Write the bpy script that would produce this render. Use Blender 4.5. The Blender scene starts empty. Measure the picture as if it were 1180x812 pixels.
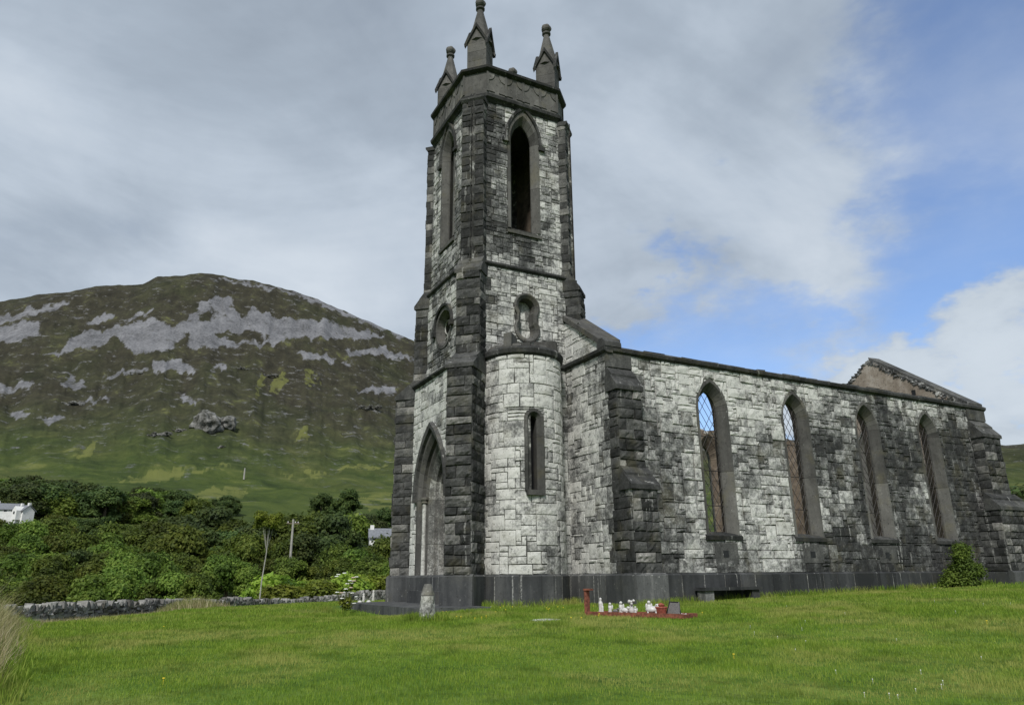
import bpy, bmesh, math, random
import numpy as np
from mathutils import Vector, Matrix, noise
from mathutils.geometry import tessellate_polygon

R = math.radians
S = bpy.context.scene
COL = S.collection

# ------------------------------------------------------------------ camera
CAM = Vector((-13.468, -18.892, 0.84))
FPX, PITCH, YAW, ROLL = 832.6, R(17.231), R(27.766), R(-0.514)
fwd = Vector((math.sin(YAW)*math.cos(PITCH), math.cos(YAW)*math.cos(PITCH), math.sin(PITCH)))
rt = Vector((math.cos(YAW), -math.sin(YAW), 0)); up = rt.cross(fwd)
rt2 = rt*math.cos(ROLL)+up*math.sin(ROLL); up2 = -rt*math.sin(ROLL)+up*math.cos(ROLL)
cd = bpy.data.cameras.new('camera'); cam = bpy.data.objects.new('camera', cd); COL.objects.link(cam)
cam.matrix_world = Matrix(((rt2.x, up2.x, -fwd.x, CAM.x), (rt2.y, up2.y, -fwd.y, CAM.y), (rt2.z, up2.z, -fwd.z, CAM.z), (0, 0, 0, 1)))
cd.sensor_width = 36; cd.lens = 36*FPX/1180; cd.clip_end = 20000; cd.clip_start = 0.1
S.camera = cam

# ------------------------------------------------------------------ light
SUN_AZ, SUN_EL = 217.0, 46.0          # direction the light comes from: azimuth from +Y towards +X
w = bpy.data.worlds.new('World'); S.world = w; w.use_nodes = True
nt = w.node_tree; N = nt.nodes; L = nt.links; N.clear()
out = N.new('ShaderNodeOutputWorld'); bg = N.new('ShaderNodeBackground'); bg.inputs[1].default_value = 0.1
L.new(bg.outputs[0], out.inputs[0])
sky = N.new('ShaderNodeTexSky'); sky.sky_type = 'NISHITA'; sky.sun_disc = False
sky.sun_elevation = R(SUN_EL); sky.sun_rotation = R(SUN_AZ); sky.altitude = 100; sky.air_density = 1.0; sky.dust_density = 0.6; sky.ozone_density = 2.0
tc = N.new('ShaderNodeTexCoord')
sep = N.new('ShaderNodeSeparateXYZ'); L.new(tc.outputs['Generated'], sep.inputs[0])

def nm(nt_, op, a, b=None, c=None, clamp=False):
    m = nt_.nodes.new('ShaderNodeMath'); m.operation = op; m.use_clamp = clamp
    for i, v in enumerate((a, b, c)):
        if v is None: continue
        if isinstance(v, (int, float)): m.inputs[i].default_value = v
        else: nt_.links.new(v, m.inputs[i])
    return m.outputs[0]

def nnoise(nt_, vec, scale, detail=4, rough=.5, dist=0.0, out_=0, lac=2.0):
    n = nt_.nodes.new('ShaderNodeTexNoise'); n.inputs['Scale'].default_value = scale; n.inputs['Detail'].default_value = detail
    n.inputs['Roughness'].default_value = rough; n.inputs['Distortion'].default_value = dist; n.inputs['Lacunarity'].default_value = lac
    if vec is not None: nt_.links.new(vec, n.inputs['Vector'])
    return n.outputs[out_]

def nramp(nt_, fac, stops, interp='LINEAR'):
    r = nt_.nodes.new('ShaderNodeValToRGB'); r.color_ramp.interpolation = interp
    e = r.color_ramp.elements
    while len(e) < len(stops): e.new(0.5)
    for k, (p, c) in enumerate(stops):
        e[k].position = p; e[k].color = (*c, 1) if len(c) == 3 else c
    if fac is not None: nt_.links.new(fac, r.inputs[0])
    return r.outputs[0]

def nmix(nt_, fac, a, b, mode='MIX'):
    m = nt_.nodes.new('ShaderNodeMix'); m.data_type = 'RGBA'; m.blend_type = mode; m.clamp_factor = True
    for s_, v in ((m.inputs[0], fac), (m.inputs[6], a), (m.inputs[7], b)):
        if isinstance(v, (int, float)): s_.default_value = v
        elif isinstance(v, tuple): s_.default_value = (*v, 1) if len(v) == 3 else v
        else: nt_.links.new(v, s_)
    return m.outputs[2]

def nmap(nt_, v, a, b, c=0.0, d=1.0):
    m = nt_.nodes.new('ShaderNodeMapRange'); m.clamp = True; m.interpolation_type = 'SMOOTHSTEP'
    nt_.links.new(v, m.inputs[0])
    for i, x in enumerate((a, b, c, d)): m.inputs[i+1].default_value = x
    return m.outputs[0]

def nmapping(nt_, vec, scale=(1, 1, 1), loc=(0, 0, 0), rot=(0, 0, 0)):
    m = nt_.nodes.new('ShaderNodeMapping'); m.inputs['Scale'].default_value = scale; m.inputs['Location'].default_value = loc; m.inputs['Rotation'].default_value = rot
    nt_.links.new(vec, m.inputs['Vector']); return m.outputs[0]

# clouds: direction projected onto a high flat layer
den = nm(nt, 'ADD', nm(nt, 'MAXIMUM', sep.outputs[2], 0.0), 0.22)
comb = N.new('ShaderNodeCombineXYZ')
L.new(nm(nt, 'DIVIDE', sep.outputs[0], den), comb.inputs[0]); L.new(nm(nt, 'DIVIDE', sep.outputs[1], den), comb.inputs[1])
cv = comb.outputs[0]
n1 = nnoise(nt, nmapping(nt, cv, (1, 1, 1), (3.1, 1.7, 0)), 0.75, 7, .52, .25)
n2 = nnoise(nt, nmapping(nt, cv, (1, 1, 1), (7.7, 2.3, 1)), 2.1, 8, .58, .3)
n3 = nnoise(nt, nmapping(nt, cv, (1, 1, 1), (1.2, 9.3, 4)), 1.1, 6, .55, .5)
wn_ = N.new('ShaderNodeTexNoise'); wn_.inputs['Scale'].default_value = 3.2; wn_.inputs['Detail'].default_value = 6; wn_.inputs['Roughness'].default_value = .6
L.new(nmapping(nt, tc.outputs['Generated'], (1, 1, 1.9)), wn_.inputs['Vector'])
ws_ = N.new('ShaderNodeVectorMath'); ws_.operation = 'SUBTRACT'; L.new(wn_.outputs['Color'], ws_.inputs[0]); ws_.inputs[1].default_value = (.5, .5, .5)
wm_ = N.new('ShaderNodeVectorMath'); wm_.operation = 'SCALE'; L.new(ws_.outputs[0], wm_.inputs[0]); wm_.inputs['Scale'].default_value = .62
wa_ = N.new('ShaderNodeVectorMath'); wa_.operation = 'ADD'; L.new(wm_.outputs[0], wa_.inputs[0]); L.new(tc.outputs['Generated'], wa_.inputs[1])
warp = N.new('ShaderNodeVectorMath'); warp.operation = 'NORMALIZE'; L.new(wa_.outputs[0], warp.inputs[0])
def ndir(az, el, lo, hi):
    v = N.new('ShaderNodeVectorMath'); v.operation = 'DOT_PRODUCT'; L.new(warp.outputs[0], v.inputs[0])
    v.inputs[1].default_value = (math.sin(R(az))*math.cos(R(el)), math.cos(R(az))*math.cos(R(el)), math.sin(R(el)))
    return nmap(nt, v.outputs['Value'], math.cos(R(hi)), math.cos(R(lo)))
gap = nm(nt, 'MAXIMUM', nm(nt, 'MAXIMUM', ndir(46, 15.5, 0, 10), ndir(38, 16, 0, 6)), nm(nt, 'MAXIMUM', nm(nt, 'MULTIPLY', ndir(62, 20, 0, 13), .95), nm(nt, 'MULTIPLY', ndir(70, 28, 0, 17), .85)))
cover = nm(nt, 'ADD', nm(nt, 'MULTIPLY', n1, .35), nm(nt, 'MULTIPLY', n2, .65))
cum = nm(nt, 'MAXIMUM', ndir(57, 10.5, 0, 6.5), ndir(63, 11, 0, 7))
cover = nm(nt, 'SUBTRACT', nm(nt, 'ADD', cover, 0.42), nm(nt, 'MULTIPLY', gap, 0.72))
cover = nm(nt, 'ADD', cover, nm(nt, 'MULTIPLY', cum, 0.75))
cmask = nmap(nt, cover, 0.10, 0.90, .12, 1.0)
ccol = nramp(nt, nm(nt, 'ADD', nm(nt, 'MULTIPLY', n3, .65), nm(nt, 'MULTIPLY', n2, .35)),
             [(0.36, (2.55, 3.0, 3.6)), (0.45, (3.2, 3.75, 4.45)), (0.53, (4.1, 4.7, 5.45)), (0.64, (5.2, 5.75, 6.4))])
ccol = nmix(nt, nm(nt, 'MULTIPLY', cum, .75), ccol, (5.2, 5.8, 6.4))
skyc = nmix(nt, 1.0, sky.outputs[0], (1.15, 1.28, 1.5), 'MULTIPLY')
L.new(nmix(nt, cmask, skyc, ccol), bg.inputs[0])

sd = bpy.data.lights.new('sun', 'SUN'); sd.energy = 2.7; sd.angle = R(9); sd.color = (1, .965, .915)
sun = bpy.data.objects.new('sun', sd); COL.objects.link(sun)
sdir = Vector((math.sin(R(SUN_AZ))*math.cos(R(SUN_EL)), math.cos(R(SUN_AZ))*math.cos(R(SUN_EL)), math.sin(R(SUN_EL))))
sun.rotation_euler = (-sdir).to_track_quat('-Z', 'Y').to_euler(); sun.location = (0, 0, 60)
vs = S.view_settings; vs.view_transform = 'Standard'; vs.look = 'None'; vs.exposure = 0.3; vs.gamma = 1.0; vs.use_curve_mapping = False
S.cycles.max_bounces = 6; S.cycles.transparent_max_bounces = 8

# ------------------------------------------------------------------ helpers
def tag(o, label=None, cat=None, group=None, kind=None):
    if label: o['label'] = label
    if cat: o['category'] = cat
    if group: o['group'] = group
    if kind: o['kind'] = kind
    return o

def empty(name, loc=(0, 0, 0), rz=0.0, parent=None):
    o = bpy.data.objects.new(name, None); COL.objects.link(o); o.location = loc; o.rotation_euler = (0, 0, rz)
    o.empty_display_size = 0.2
    if parent: o.parent = parent
    return o

class MB:
    """collects vertices, faces and a tone per face; build() links them as ONE mesh object"""
    def __init__(s): s.v = []; s.f = []; s.t = []
    def add(s, vs_, fs, t=0.5):
        b = len(s.v); s.v.extend([tuple(x) for x in vs_])
        for f in fs: s.f.append(tuple(b+i for i in f)); s.t.append(t)
    def box(s, a, b, t=.5, j=0.0, rnd=None):
        x0, y0, z0 = a; x1, y1, z1 = b
        vs_ = [Vector((x, y, z)) for z in (z0, z1) for y in (y0, y1) for x in (x0, x1)]
        if j:
            vs_ = [v+Vector((rnd.uniform(-j, j), rnd.uniform(-j, j), rnd.uniform(-j, j))) for v in vs_]
        s.add(vs_, [(0, 2, 3, 1), (4, 5, 7, 6), (0, 1, 5, 4), (2, 6, 7, 3), (0, 4, 6, 2), (1, 3, 7, 5)], t)
    def prism(s, poly, f0, f1, t=.5):
        """poly: list of 2D pts CCW; f0,f1 map (a,b)->3D for both ends"""
        n = len(poly); A = [f0(*p) for p in poly]; B = [f1(*p) for p in poly]
        fs = [tuple(range(n))[::-1], tuple(range(n, 2*n))]+[(i, (i+1) % n, n+(i+1) % n, n+i) for i in range(n)]
        s.add(A+B, fs, t)
    def tube(s, pts, rads, seg=8, t=.5, cap=True):
        pts = [Vector(p) for p in pts]; b = []; n = len(pts)
        for i, p in enumerate(pts):
            d = (pts[min(i+1, n-1)]-pts[max(i-1, 0)]).normalized()
            a = d.orthogonal().normalized(); c = d.cross(a); r = rads[i] if hasattr(rads, '__len__') else rads
            b += [p+(a*math.cos(2*math.pi*k/seg)+c*math.sin(2*math.pi*k/seg))*r for k in range(seg)]
        fs = [(i*seg+k, i*seg+(k+1) % seg, (i+1)*seg+(k+1) % seg, (i+1)*seg+k) for i in range(n-1) for k in range(seg)]
        if cap: fs += [tuple(range(seg))[::-1], tuple((n-1)*seg+k for k in range(seg))]
        s.add(b, fs, t)
    def lathe(s, prof, c=(0, 0, 0), seg=16, t=.5):
        b = []
        for r, z in prof: b += [Vector((c[0]+r*math.cos(2*math.pi*k/seg), c[1]+r*math.sin(2*math.pi*k/seg), c[2]+z)) for k in range(seg)]
        n = len(prof)
        fs = [(i*seg+k, i*seg+(k+1) % seg, (i+1)*seg+(k+1) % seg, (i+1)*seg+k) for i in range(n-1) for k in range(seg)]
        fs += [tuple(range(seg))[::-1], tuple((n-1)*seg+k for k in range(seg))]
        s.add(b, fs, t)
    def blob(s, c, r, rnd, t=.5, sub=2, j=.15, sq=(1, 1, 1), fr=1.3):
        bm = bmesh.new(); bmesh.ops.create_icosphere(bm, subdivisions=sub, radius=1)
        o = Vector((rnd.uniform(0, 99), rnd.uniform(0, 99), 0)); vs_ = []
        for v in bm.verts:
            k = 1+j*2*noise.noise(v.co*fr+o)
            vs_.append(Vector((c[0]+v.co.x*k*r*sq[0], c[1]+v.co.y*k*r*sq[1], c[2]+v.co.z*k*r*sq[2])))
        s.add(vs_, [tuple(q.index for q in f.verts) for f in bm.faces], t); bm.free()
    def build(s, name, mat, parent=None, smooth=False):
        me = bpy.data.meshes.new(name); me.from_pydata(s.v, [], s.f)
        a = me.attributes.new('tone', 'FLOAT', 'FACE'); a.data.foreach_set('value', np.array(s.t, dtype=np.float32))
        if smooth: me.polygons.foreach_set('use_smooth', [True]*len(me.polygons))
        me.materials.append(mat); me.update()
        o = bpy.data.objects.new(name, me); COL.objects.link(o)
        if parent: o.parent = parent
        return o

def npmesh(name, verts, faces_flat, nper, mat, attr=None, domain='POINT', parent=None, smooth=False, extra=None):
    me = bpy.data.meshes.new(name); nv = len(verts); nf = len(faces_flat)//nper
    me.vertices.add(nv); me.vertices.foreach_set('co', np.asarray(verts, dtype=np.float32).ravel())
    me.loops.add(nf*nper); me.loops.foreach_set('vertex_index', np.asarray(faces_flat, dtype=np.int32))
    me.polygons.add(nf); me.polygons.foreach_set('loop_start', np.arange(0, nf*nper, nper, dtype=np.int32))
    me.update(calc_edges=True)
    if smooth: me.polygons.foreach_set('use_smooth', np.ones(nf, dtype=bool))
    for nm_, dom, arr in (extra or []):
        a = me.attributes.new(nm_, 'FLOAT', dom); a.data.foreach_set('value', np.asarray(arr, dtype=np.float32))
    me.materials.append(mat); me.update()
    o = bpy.data.objects.new(name, me); COL.objects.link(o)
    if parent: o.parent = parent
    return o

def newmat(name, rough=.9, spec=.25):
    m = bpy.data.materials.new(name); m.use_nodes = True; b = m.node_tree.nodes['Principled BSDF']
    b.inputs['Roughness'].default_value = rough; b.inputs['Specular IOR Level'].default_value = spec
    return m, m.node_tree, b

def nattr(nt_, name):
    a = nt_.nodes.new('ShaderNodeAttribute'); a.attribute_name = name; return a.outputs['Fac']
def ngeo(nt_): return nt_.nodes.new('ShaderNodeNewGeometry').outputs['Position']
def nbump(nt_, b, h, strength, dist):
    u = nt_.nodes.new('ShaderNodeBump'); u.inputs['Strength'].default_value = strength; u.inputs['Distance'].default_value = dist
    nt_.links.new(h, u.inputs['Height']); nt_.links.new(u.outputs[0], b.inputs['Normal'])

# ------------------------------------------------------------------ materials
def stone_mat(name, stops, tw=1.0, big=.5, mid=.5, fine=.35, bias=0.0, warm=.0, bump=.5, streak=.3, moss=.25, patch=0.0, lime=0.0):
    m, t, b = newmat(name, .92, .2)
    P = ngeo(t); tone = nattr(t, 'tone')
    nb = nnoise(t, P, .55, 3, .5); nmd = nnoise(t, P, 3.2, 5, .6, .4); nf = nnoise(t, P, 17, 5, .65)
    ns = nnoise(t, nmapping(t, P, (2.6, 2.6, .32)), 1.0, 4, .6)
    f = nm(t, 'MULTIPLY', tone, tw)
    for n_, k in ((nb, big), (nmd, mid), (nf, fine), (ns, streak)):
        f = nm(t, 'ADD', f, nm(t, 'MULTIPLY', nm(t, 'SUBTRACT', n_, .5), k*2))
    f = nm(t, 'ADD', f, bias)
    c = nramp(t, f, stops)
    # dark lichen spots and white lichen flecks
    pt_ = nnoise(t, nmapping(t, P, (1, 1, 1.25), (25, 13, 8)), 2.6, 9, .78, .6)
    c = nmix(t, nm(t, 'MULTIPLY', nmap(t, pt_, .50, .64), nm(t, 'MULTIPLY', nm(t, 'SUBTRACT', 1.45, tone), patch*1.25), clamp=True), c, (.05, .05, .047))
    sp = nnoise(t, nmapping(t, P, (1, 1, 1), (5, 3, 8)), 9, 7, .75)
    c = nmix(t, nm(t, 'MULTIPLY', nmap(t, sp, .56, .66), .8), c, (.035, .035, .032))
    ls_ = nnoise(t, nmapping(t, P, (5.5, 5.5, .22), (4, 9, 1)), 1.0, 3, .5)
    c = nmix(t, nm(t, 'MULTIPLY', nm(t, 'MULTIPLY', nmap(t, ls_, .655, .70), nmap(t, nf, .38, .55)), lime), c, (.42, .42, .40))
    sp2 = nnoise(t, nmapping(t, P, (1, 1, .6), (15, 1, 2)), 13, 5, .7)
    c = nmix(t, nm(t, 'MULTIPLY', nmap(t, sp2, .64, .72), nm(t, 'ADD', nm(t, 'MULTIPLY', tone, .8), .12)), c, (.55, .55, .52))
    mo = nnoise(t, nmapping(t, P, (1, 1, 1), (2, 31, 4)), 1.3, 5, .6)
    c = nmix(t, nm(t, 'MULTIPLY', nmap(t, mo, .5, .72), moss), c, (.16, .145, .075))
    if warm: c = nmix(t, warm, c, (.24, .19, .14))
    t.links.new(c, b.inputs['Base Color'])
    h = nm(t, 'ADD', nm(t, 'MULTIPLY', nf, .5), nm(t, 'MULTIPLY', nmd, .8))
    nbump(t, b, h, bump, .03)
    return m

ASH = stone_mat('limewashed_stone', [(0.0, (.03, .031, .031)), (.22, (.075, .077, .075)), (.45, (.19, .192, .185)), (.62, (.36, .36, .345)), (.85, (.62, .62, .585))], tw=.9, big=.3, mid=.62, fine=.45, bias=.03, patch=.68, lime=.6, bump=.75)
DARK = stone_mat('dark_whinstone', [(0.0, (.018, .019, .018)), (.3, (.045, .046, .045)), (.6, (.10, .101, .096)), (.85, (.21, .205, .19)), (1.0, (.36, .35, .33))], big=.18, mid=.35, fine=.3, streak=.3, moss=.2, lime=.5)
PLINTH = stone_mat('plinth_stone', [(0.0, (.025, .027, .028)), (.35, (.055, .058, .06)), (.7, (.11, .113, .112)), (1.0, (.28, .28, .27))], tw=.8, big=.3, mid=.15, fine=.12, streak=.5, bump=.2, moss=.1, lime=.6)
FRAME = stone_mat('dressed_stone', [(0.0, (.03, .03, .028)), (.35, (.078, .077, .072)), (.7, (.15, .147, .136)), (1.0, (.3, .295, .275))], tw=.95, big=.25, mid=.25, fine=.15, streak=.3, bump=.2, moss=.3)
PLASTER = stone_mat('interior_plaster', [(0.0, (.06, .05, .04)), (.35, (.18, .145, .11)), (.7, (.33, .285, .235)), (1.0, (.5, .46, .4))], tw=.6, big=.4, mid=.4, fine=.2, streak=.3, bump=.3, moss=.2)
MORT = stone_mat('old_mortar', [(0.0, (.02, .02, .019)), (.5, (.045, .045, .042)), (.72, (.12, .12, .11)), (.9, (.5, .5, .47))], tw=.6, big=.35, mid=.75, fine=.3, streak=.6, bias=.32)
LIMEM = stone_mat('white_lime', [(0.0, (.05, .05, .048)), (.4, (.16, .16, .15)), (.7, (.48, .48, .45)), (1.0, (.7, .7, .66))], tw=.8, big=.2, mid=.4, fine=.5, streak=.4)

def simple(name, col, rough=.7, var=.25, scale=8, metal=0.0, bump=0.0):
    m, t, b = newmat(name, rough, .4); P = ngeo(t)
    n_ = nnoise(t, P, scale, 5, .6)
    c = nmix(t, nmap(t, n_, .3, .7), tuple(x*(1-var) for x in col), tuple(min(1, x*(1+var)) for x in col))
    t.links.new(c, b.inputs['Base Color']); b.inputs['Metallic'].default_value = metal
    if bump: nbump(t, b, n_, bump, .01)
    return m
IRON = simple('lattice_iron', (.03, .026, .024), .6)
REDW = simple('red_painted_wood', (.19, .065, .04), .85, .45, 14, bump=.2)
WHITEC = simple('white_ceramic', (.55, .54, .52), .35, .12, 30)
GREYC = simple('weathered_ceramic', (.13, .125, .12), .5, .35, 40)
BLACK = simple('black_plastic_and_shade', (.02, .02, .022), .4)  # plastic parts, and the painted shade of holes
WOOD = simple('weathered_post_wood', (.17, .14, .10), .9, .35, 12, bump=.3)
BARK = simple('bark', (.09, .072, .05), .95, .35, 7, bump=.5)
POLE = simple('utility_pole_wood', (.34, .33, .30), .9, .15, 3)
WALLW = simple('white_render', (.74, .74, .72), .85, .08, 2)
SLATE = simple('roof_slate', (.17, .18, .20), .7, .2, 3)
GLASSD = simple('dark_window_glass', (.03, .035, .04), .2, .2, 2)
PETALW = simple('white_petals', (.78, .78, .74), .6, .1, 40)
PETALP = simple('blush_petals', (.70, .52, .44), .6, .15, 40)
YEL = simple('yellow_petals', (.72, .55, .03), .6, .1, 40)
TERRA = simple('terracotta', (.26, .07, .045), .7, .3, 20)

def leaf_mat(name, c0, c1, c2, trans=.25):
    m, t, b = newmat(name, .65, .25); P = ngeo(t); tone = nattr(t, 'tone')
    n_ = nnoise(t, P, .9, 4, .6)
    f = nm(t, 'ADD', nm(t, 'MULTIPLY', tone, .7), nm(t, 'MULTIPLY', nm(t, 'SUBTRACT', n_, .35), .9))
    c = nramp(t, f, [(0.05, c0), (.45, c1), (.9, c2)])
    oi = t.nodes.new('ShaderNodeObjectInfo')
    hs = t.nodes.new('ShaderNodeHueSaturation'); L_ = t.links
    L_.new(nm(t, 'ADD', nm(t, 'MULTIPLY', oi.outputs['Random'], .045), .458), hs.inputs['Hue'])
    L_.new(nm(t, 'ADD', nm(t, 'MULTIPLY', oi.outputs['Random'], 1.0), .6), hs.inputs['Value'])
    L_.new(c, hs.inputs['Color']); L_.new(hs.outputs[0], b.inputs['Base Color'])
    tr = t.nodes.new('ShaderNodeBsdfTranslucent'); L_.new(hs.outputs[0], tr.inputs[0])
    mx = t.nodes.new('ShaderNodeMixShader'); mx.inputs[0].default_value = trans
    L_.new(b.outputs[0], mx.inputs[1]); L_.new(tr.outputs[0], mx.inputs[2])
    L_.new(mx.outputs[0], t.nodes['Material Output'].inputs[0])
    return m
LEAF = leaf_mat('leaf_green', (.028, .052, .010), (.085, .145, .022), (.20, .265, .05), .4)
LEAFD = leaf_mat('leaf_dark', (.020, .038, .014), (.048, .085, .023), (.11, .15, .038), .35)
LEAFB = leaf_mat('bush_leaf', (.03, .06, .011), (.075, .13, .02), (.15, .22, .036), .35)
LEAFY = leaf_mat('leaf_bright', (.07, .12, .015), (.15, .24, .028), (.25, .34, .045), .35)

# ------------------------------------------------------------------ terrain
ELT = [(0, -30), (60, -2.6), (75, -2.0), (110, -1.1), (150, 0.3), (200, 1.7), (260, 2.9), (350, 4.1), (450, 5.0), (600, 5.9), (800, 7.1), (1000, 8.8), (1200, 11.0),
       (1400, 13.5), (1600, 16.3), (1800, 19.3), (1950, 21.0), (2050, 21.45), (2200, 21.2), (2600, 18.0), (3600, 12.0)]
SKY = [(-60, 9), (-30, 12.5), (-20, 14.8), (-15, 16.0), (-9.42, 17.37), (-6.36, 18.68), (-3.0, 19.74), (-1.1, 20.3), (-.2, 21.05), (.9, 21.32), (2.9, 21.6), (4.6, 21.63), (6.5, 21.6), (9.23, 21.21),
       (11.7, 20.8), (14.11, 20.11), (19.5, 18.3), (25, 15.8), (33, 12.5), (42, 10), (52, 8.6), (62, 8.1), (75, 8), (95, 6), (130, 3.0), (230, 2.5), (300, 9)]
_ex = np.array([a for a, _ in ELT], float); _ey = np.array([b for _, b in ELT], float)
_sx = np.array([a for a, _ in SKY], float); _sy = np.array([b for _, b in SKY], float)

def vnoise(x, y, seed=0):
    """smooth value noise, numpy"""
    xi = np.floor(x).astype(np.int64); yi = np.floor(y).astype(np.int64); fx = x-xi; fy = y-yi
    fx = fx*fx*(3-2*fx); fy = fy*fy*(3-2*fy)
    def h(a, b):
        n_ = (a*374761393+b*668265263+seed*974634777) & 0x7fffffff
        n_ = ((n_ ^ (n_ >> 13))*1274126177) & 0x7fffffff
        return ((n_ ^ (n_ >> 16)) & 0xffff)/65535.0
    return (h(xi, yi)*(1-fx)+h(xi+1, yi)*fx)*(1-fy)+(h(xi, yi+1)*(1-fx)+h(xi+1, yi+1)*fx)*fy
def fbm(x, y, oct_=4, seed=0, gain=.5):
    s_ = 0; a = 1; tot = 0
    for k in range(oct_):
        s_ = s_+a*vnoise(x*2**k+17.3*k, y*2**k+9.1*k, seed+k); tot += a; a *= gain
    return s_/tot-.5
def sst(a, b, x):
    t_ = np.clip((x-a)/(b-a), 0, 1); return t_*t_*(3-2*t_)

def hgt(x, y):
    x = np.asarray(x, float); y = np.asarray(y, float)
    rx = x-CAM.x; ry = y-CAM.y; d = np.hypot(rx, ry)+1e-6; az = np.degrees(np.arctan2(rx, ry)); az = np.where(az < -60, az+360, az)
    s_ = rx*math.sin(YAW)+ry*math.cos(YAW); t_ = rx*math.cos(YAW)-ry*math.sin(YAW)
    z = -.7+.7*sst(-6, 24, s_)**1.0+.026*np.maximum(0, t_-5)-.02*np.maximum(0, -t_-3)-.092*np.maximum(0, -t_-11)*sst(20, 30, d)-.020*np.maximum(0, d-29)*sst(6, -4, t_)-.03*np.maximum(0, d-42)*sst(6, -4, t_)
    z = z-.22*np.exp(-(((x+6.8)/2.6)**2+((y-3.2)/4.0)**2))
    z = z+.05*fbm(x*.16, y*.16, 3, 5)+.03*fbm(x*.9, y*.9, 2, 9)
    el = np.interp(d, _ex, _ey); skyl = np.interp(az, _sx, _sy)
    k = skyl/21.45
    far = sst(500, 1500, d)
    k = 1+(k-1)*far
    kl = np.clip(skyl/12.0, 0.35, 1.0); k = k*(1+(kl-1)*sst(90, 400, d)*(1-far))
    low = np.where(el > 0, el*k, el)
    zf = d*np.tan(np.radians(low))+.84
    # ridges, gullies and hummocks, larger on the high ground
    amp = sst(70, 600, d)*d*.018
    zf = zf+amp*fbm(x*.006, y*.006, 5, 3)+sst(200, 700, d)*14*fbm(x*.018, y*.018, 4, 12)*(1-.6*sst(1500, 1900, d))
    zf = zf+sst(120, 260, d)*sst(900, 500, d)*4*fbm(x*.02, y*.02, 3, 21)
    zf = zf+sst(1400, 1900, d)*9*fbm(az*.55, d*.004, 4, 33)+sst(650, 1300, d)*sst(2150, 1800, d)*(22*fbm(az*.8, d*.0022, 4, 35)+5*sst(1000, 1400, d)*fbm(az*2.6, d*.004, 3, 36))
    bl = sst(48, 80, d)
    return z*(1-bl)+zf*bl
def hz(x, y): return float(hgt(x, y))

def topx(az, el):
    """photo pixel of a direction, arrays in degrees (used only to lay out real ground cover on the mountain)"""
    a = np.radians(az); e = np.radians(el)
    D = np.stack([np.sin(a)*np.cos(e), np.cos(a)*np.cos(e), np.sin(e)], -1)
    z = D@np.array(fwd); return 590+FPX*(D@np.array(rt2))/z, 406-FPX*(D@np.array(up2))/z

def raydir(px, py):
    d = fwd+rt2*((px-590)/FPX)-up2*((py-406)/FPX); return d
def onground(px, py, dmin=5, dmax=2600):
    d = raydir(px, py); h = math.hypot(d.x, d.y); ts = np.geomspace(dmin, dmax, 4000)/h
    g = hgt(CAM.x+d.x*ts, CAM.y+d.y*ts); below = np.nonzero(CAM.z+d.z*ts <= g)[0]
    t_ = ts[below[0]] if len(below) else ts[-1]
    x, y = CAM.x+d.x*t_, CAM.y+d.y*t_
    return Vector((x, y, hz(x, y)))
def atdist(px, dist):
    d = raydir(px, 650); h = math.hypot(d.x, d.y); x, y = CAM.x+d.x/h*dist, CAM.y+d.y/h*dist
    return Vector((x, y, hz(x, y)))

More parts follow.
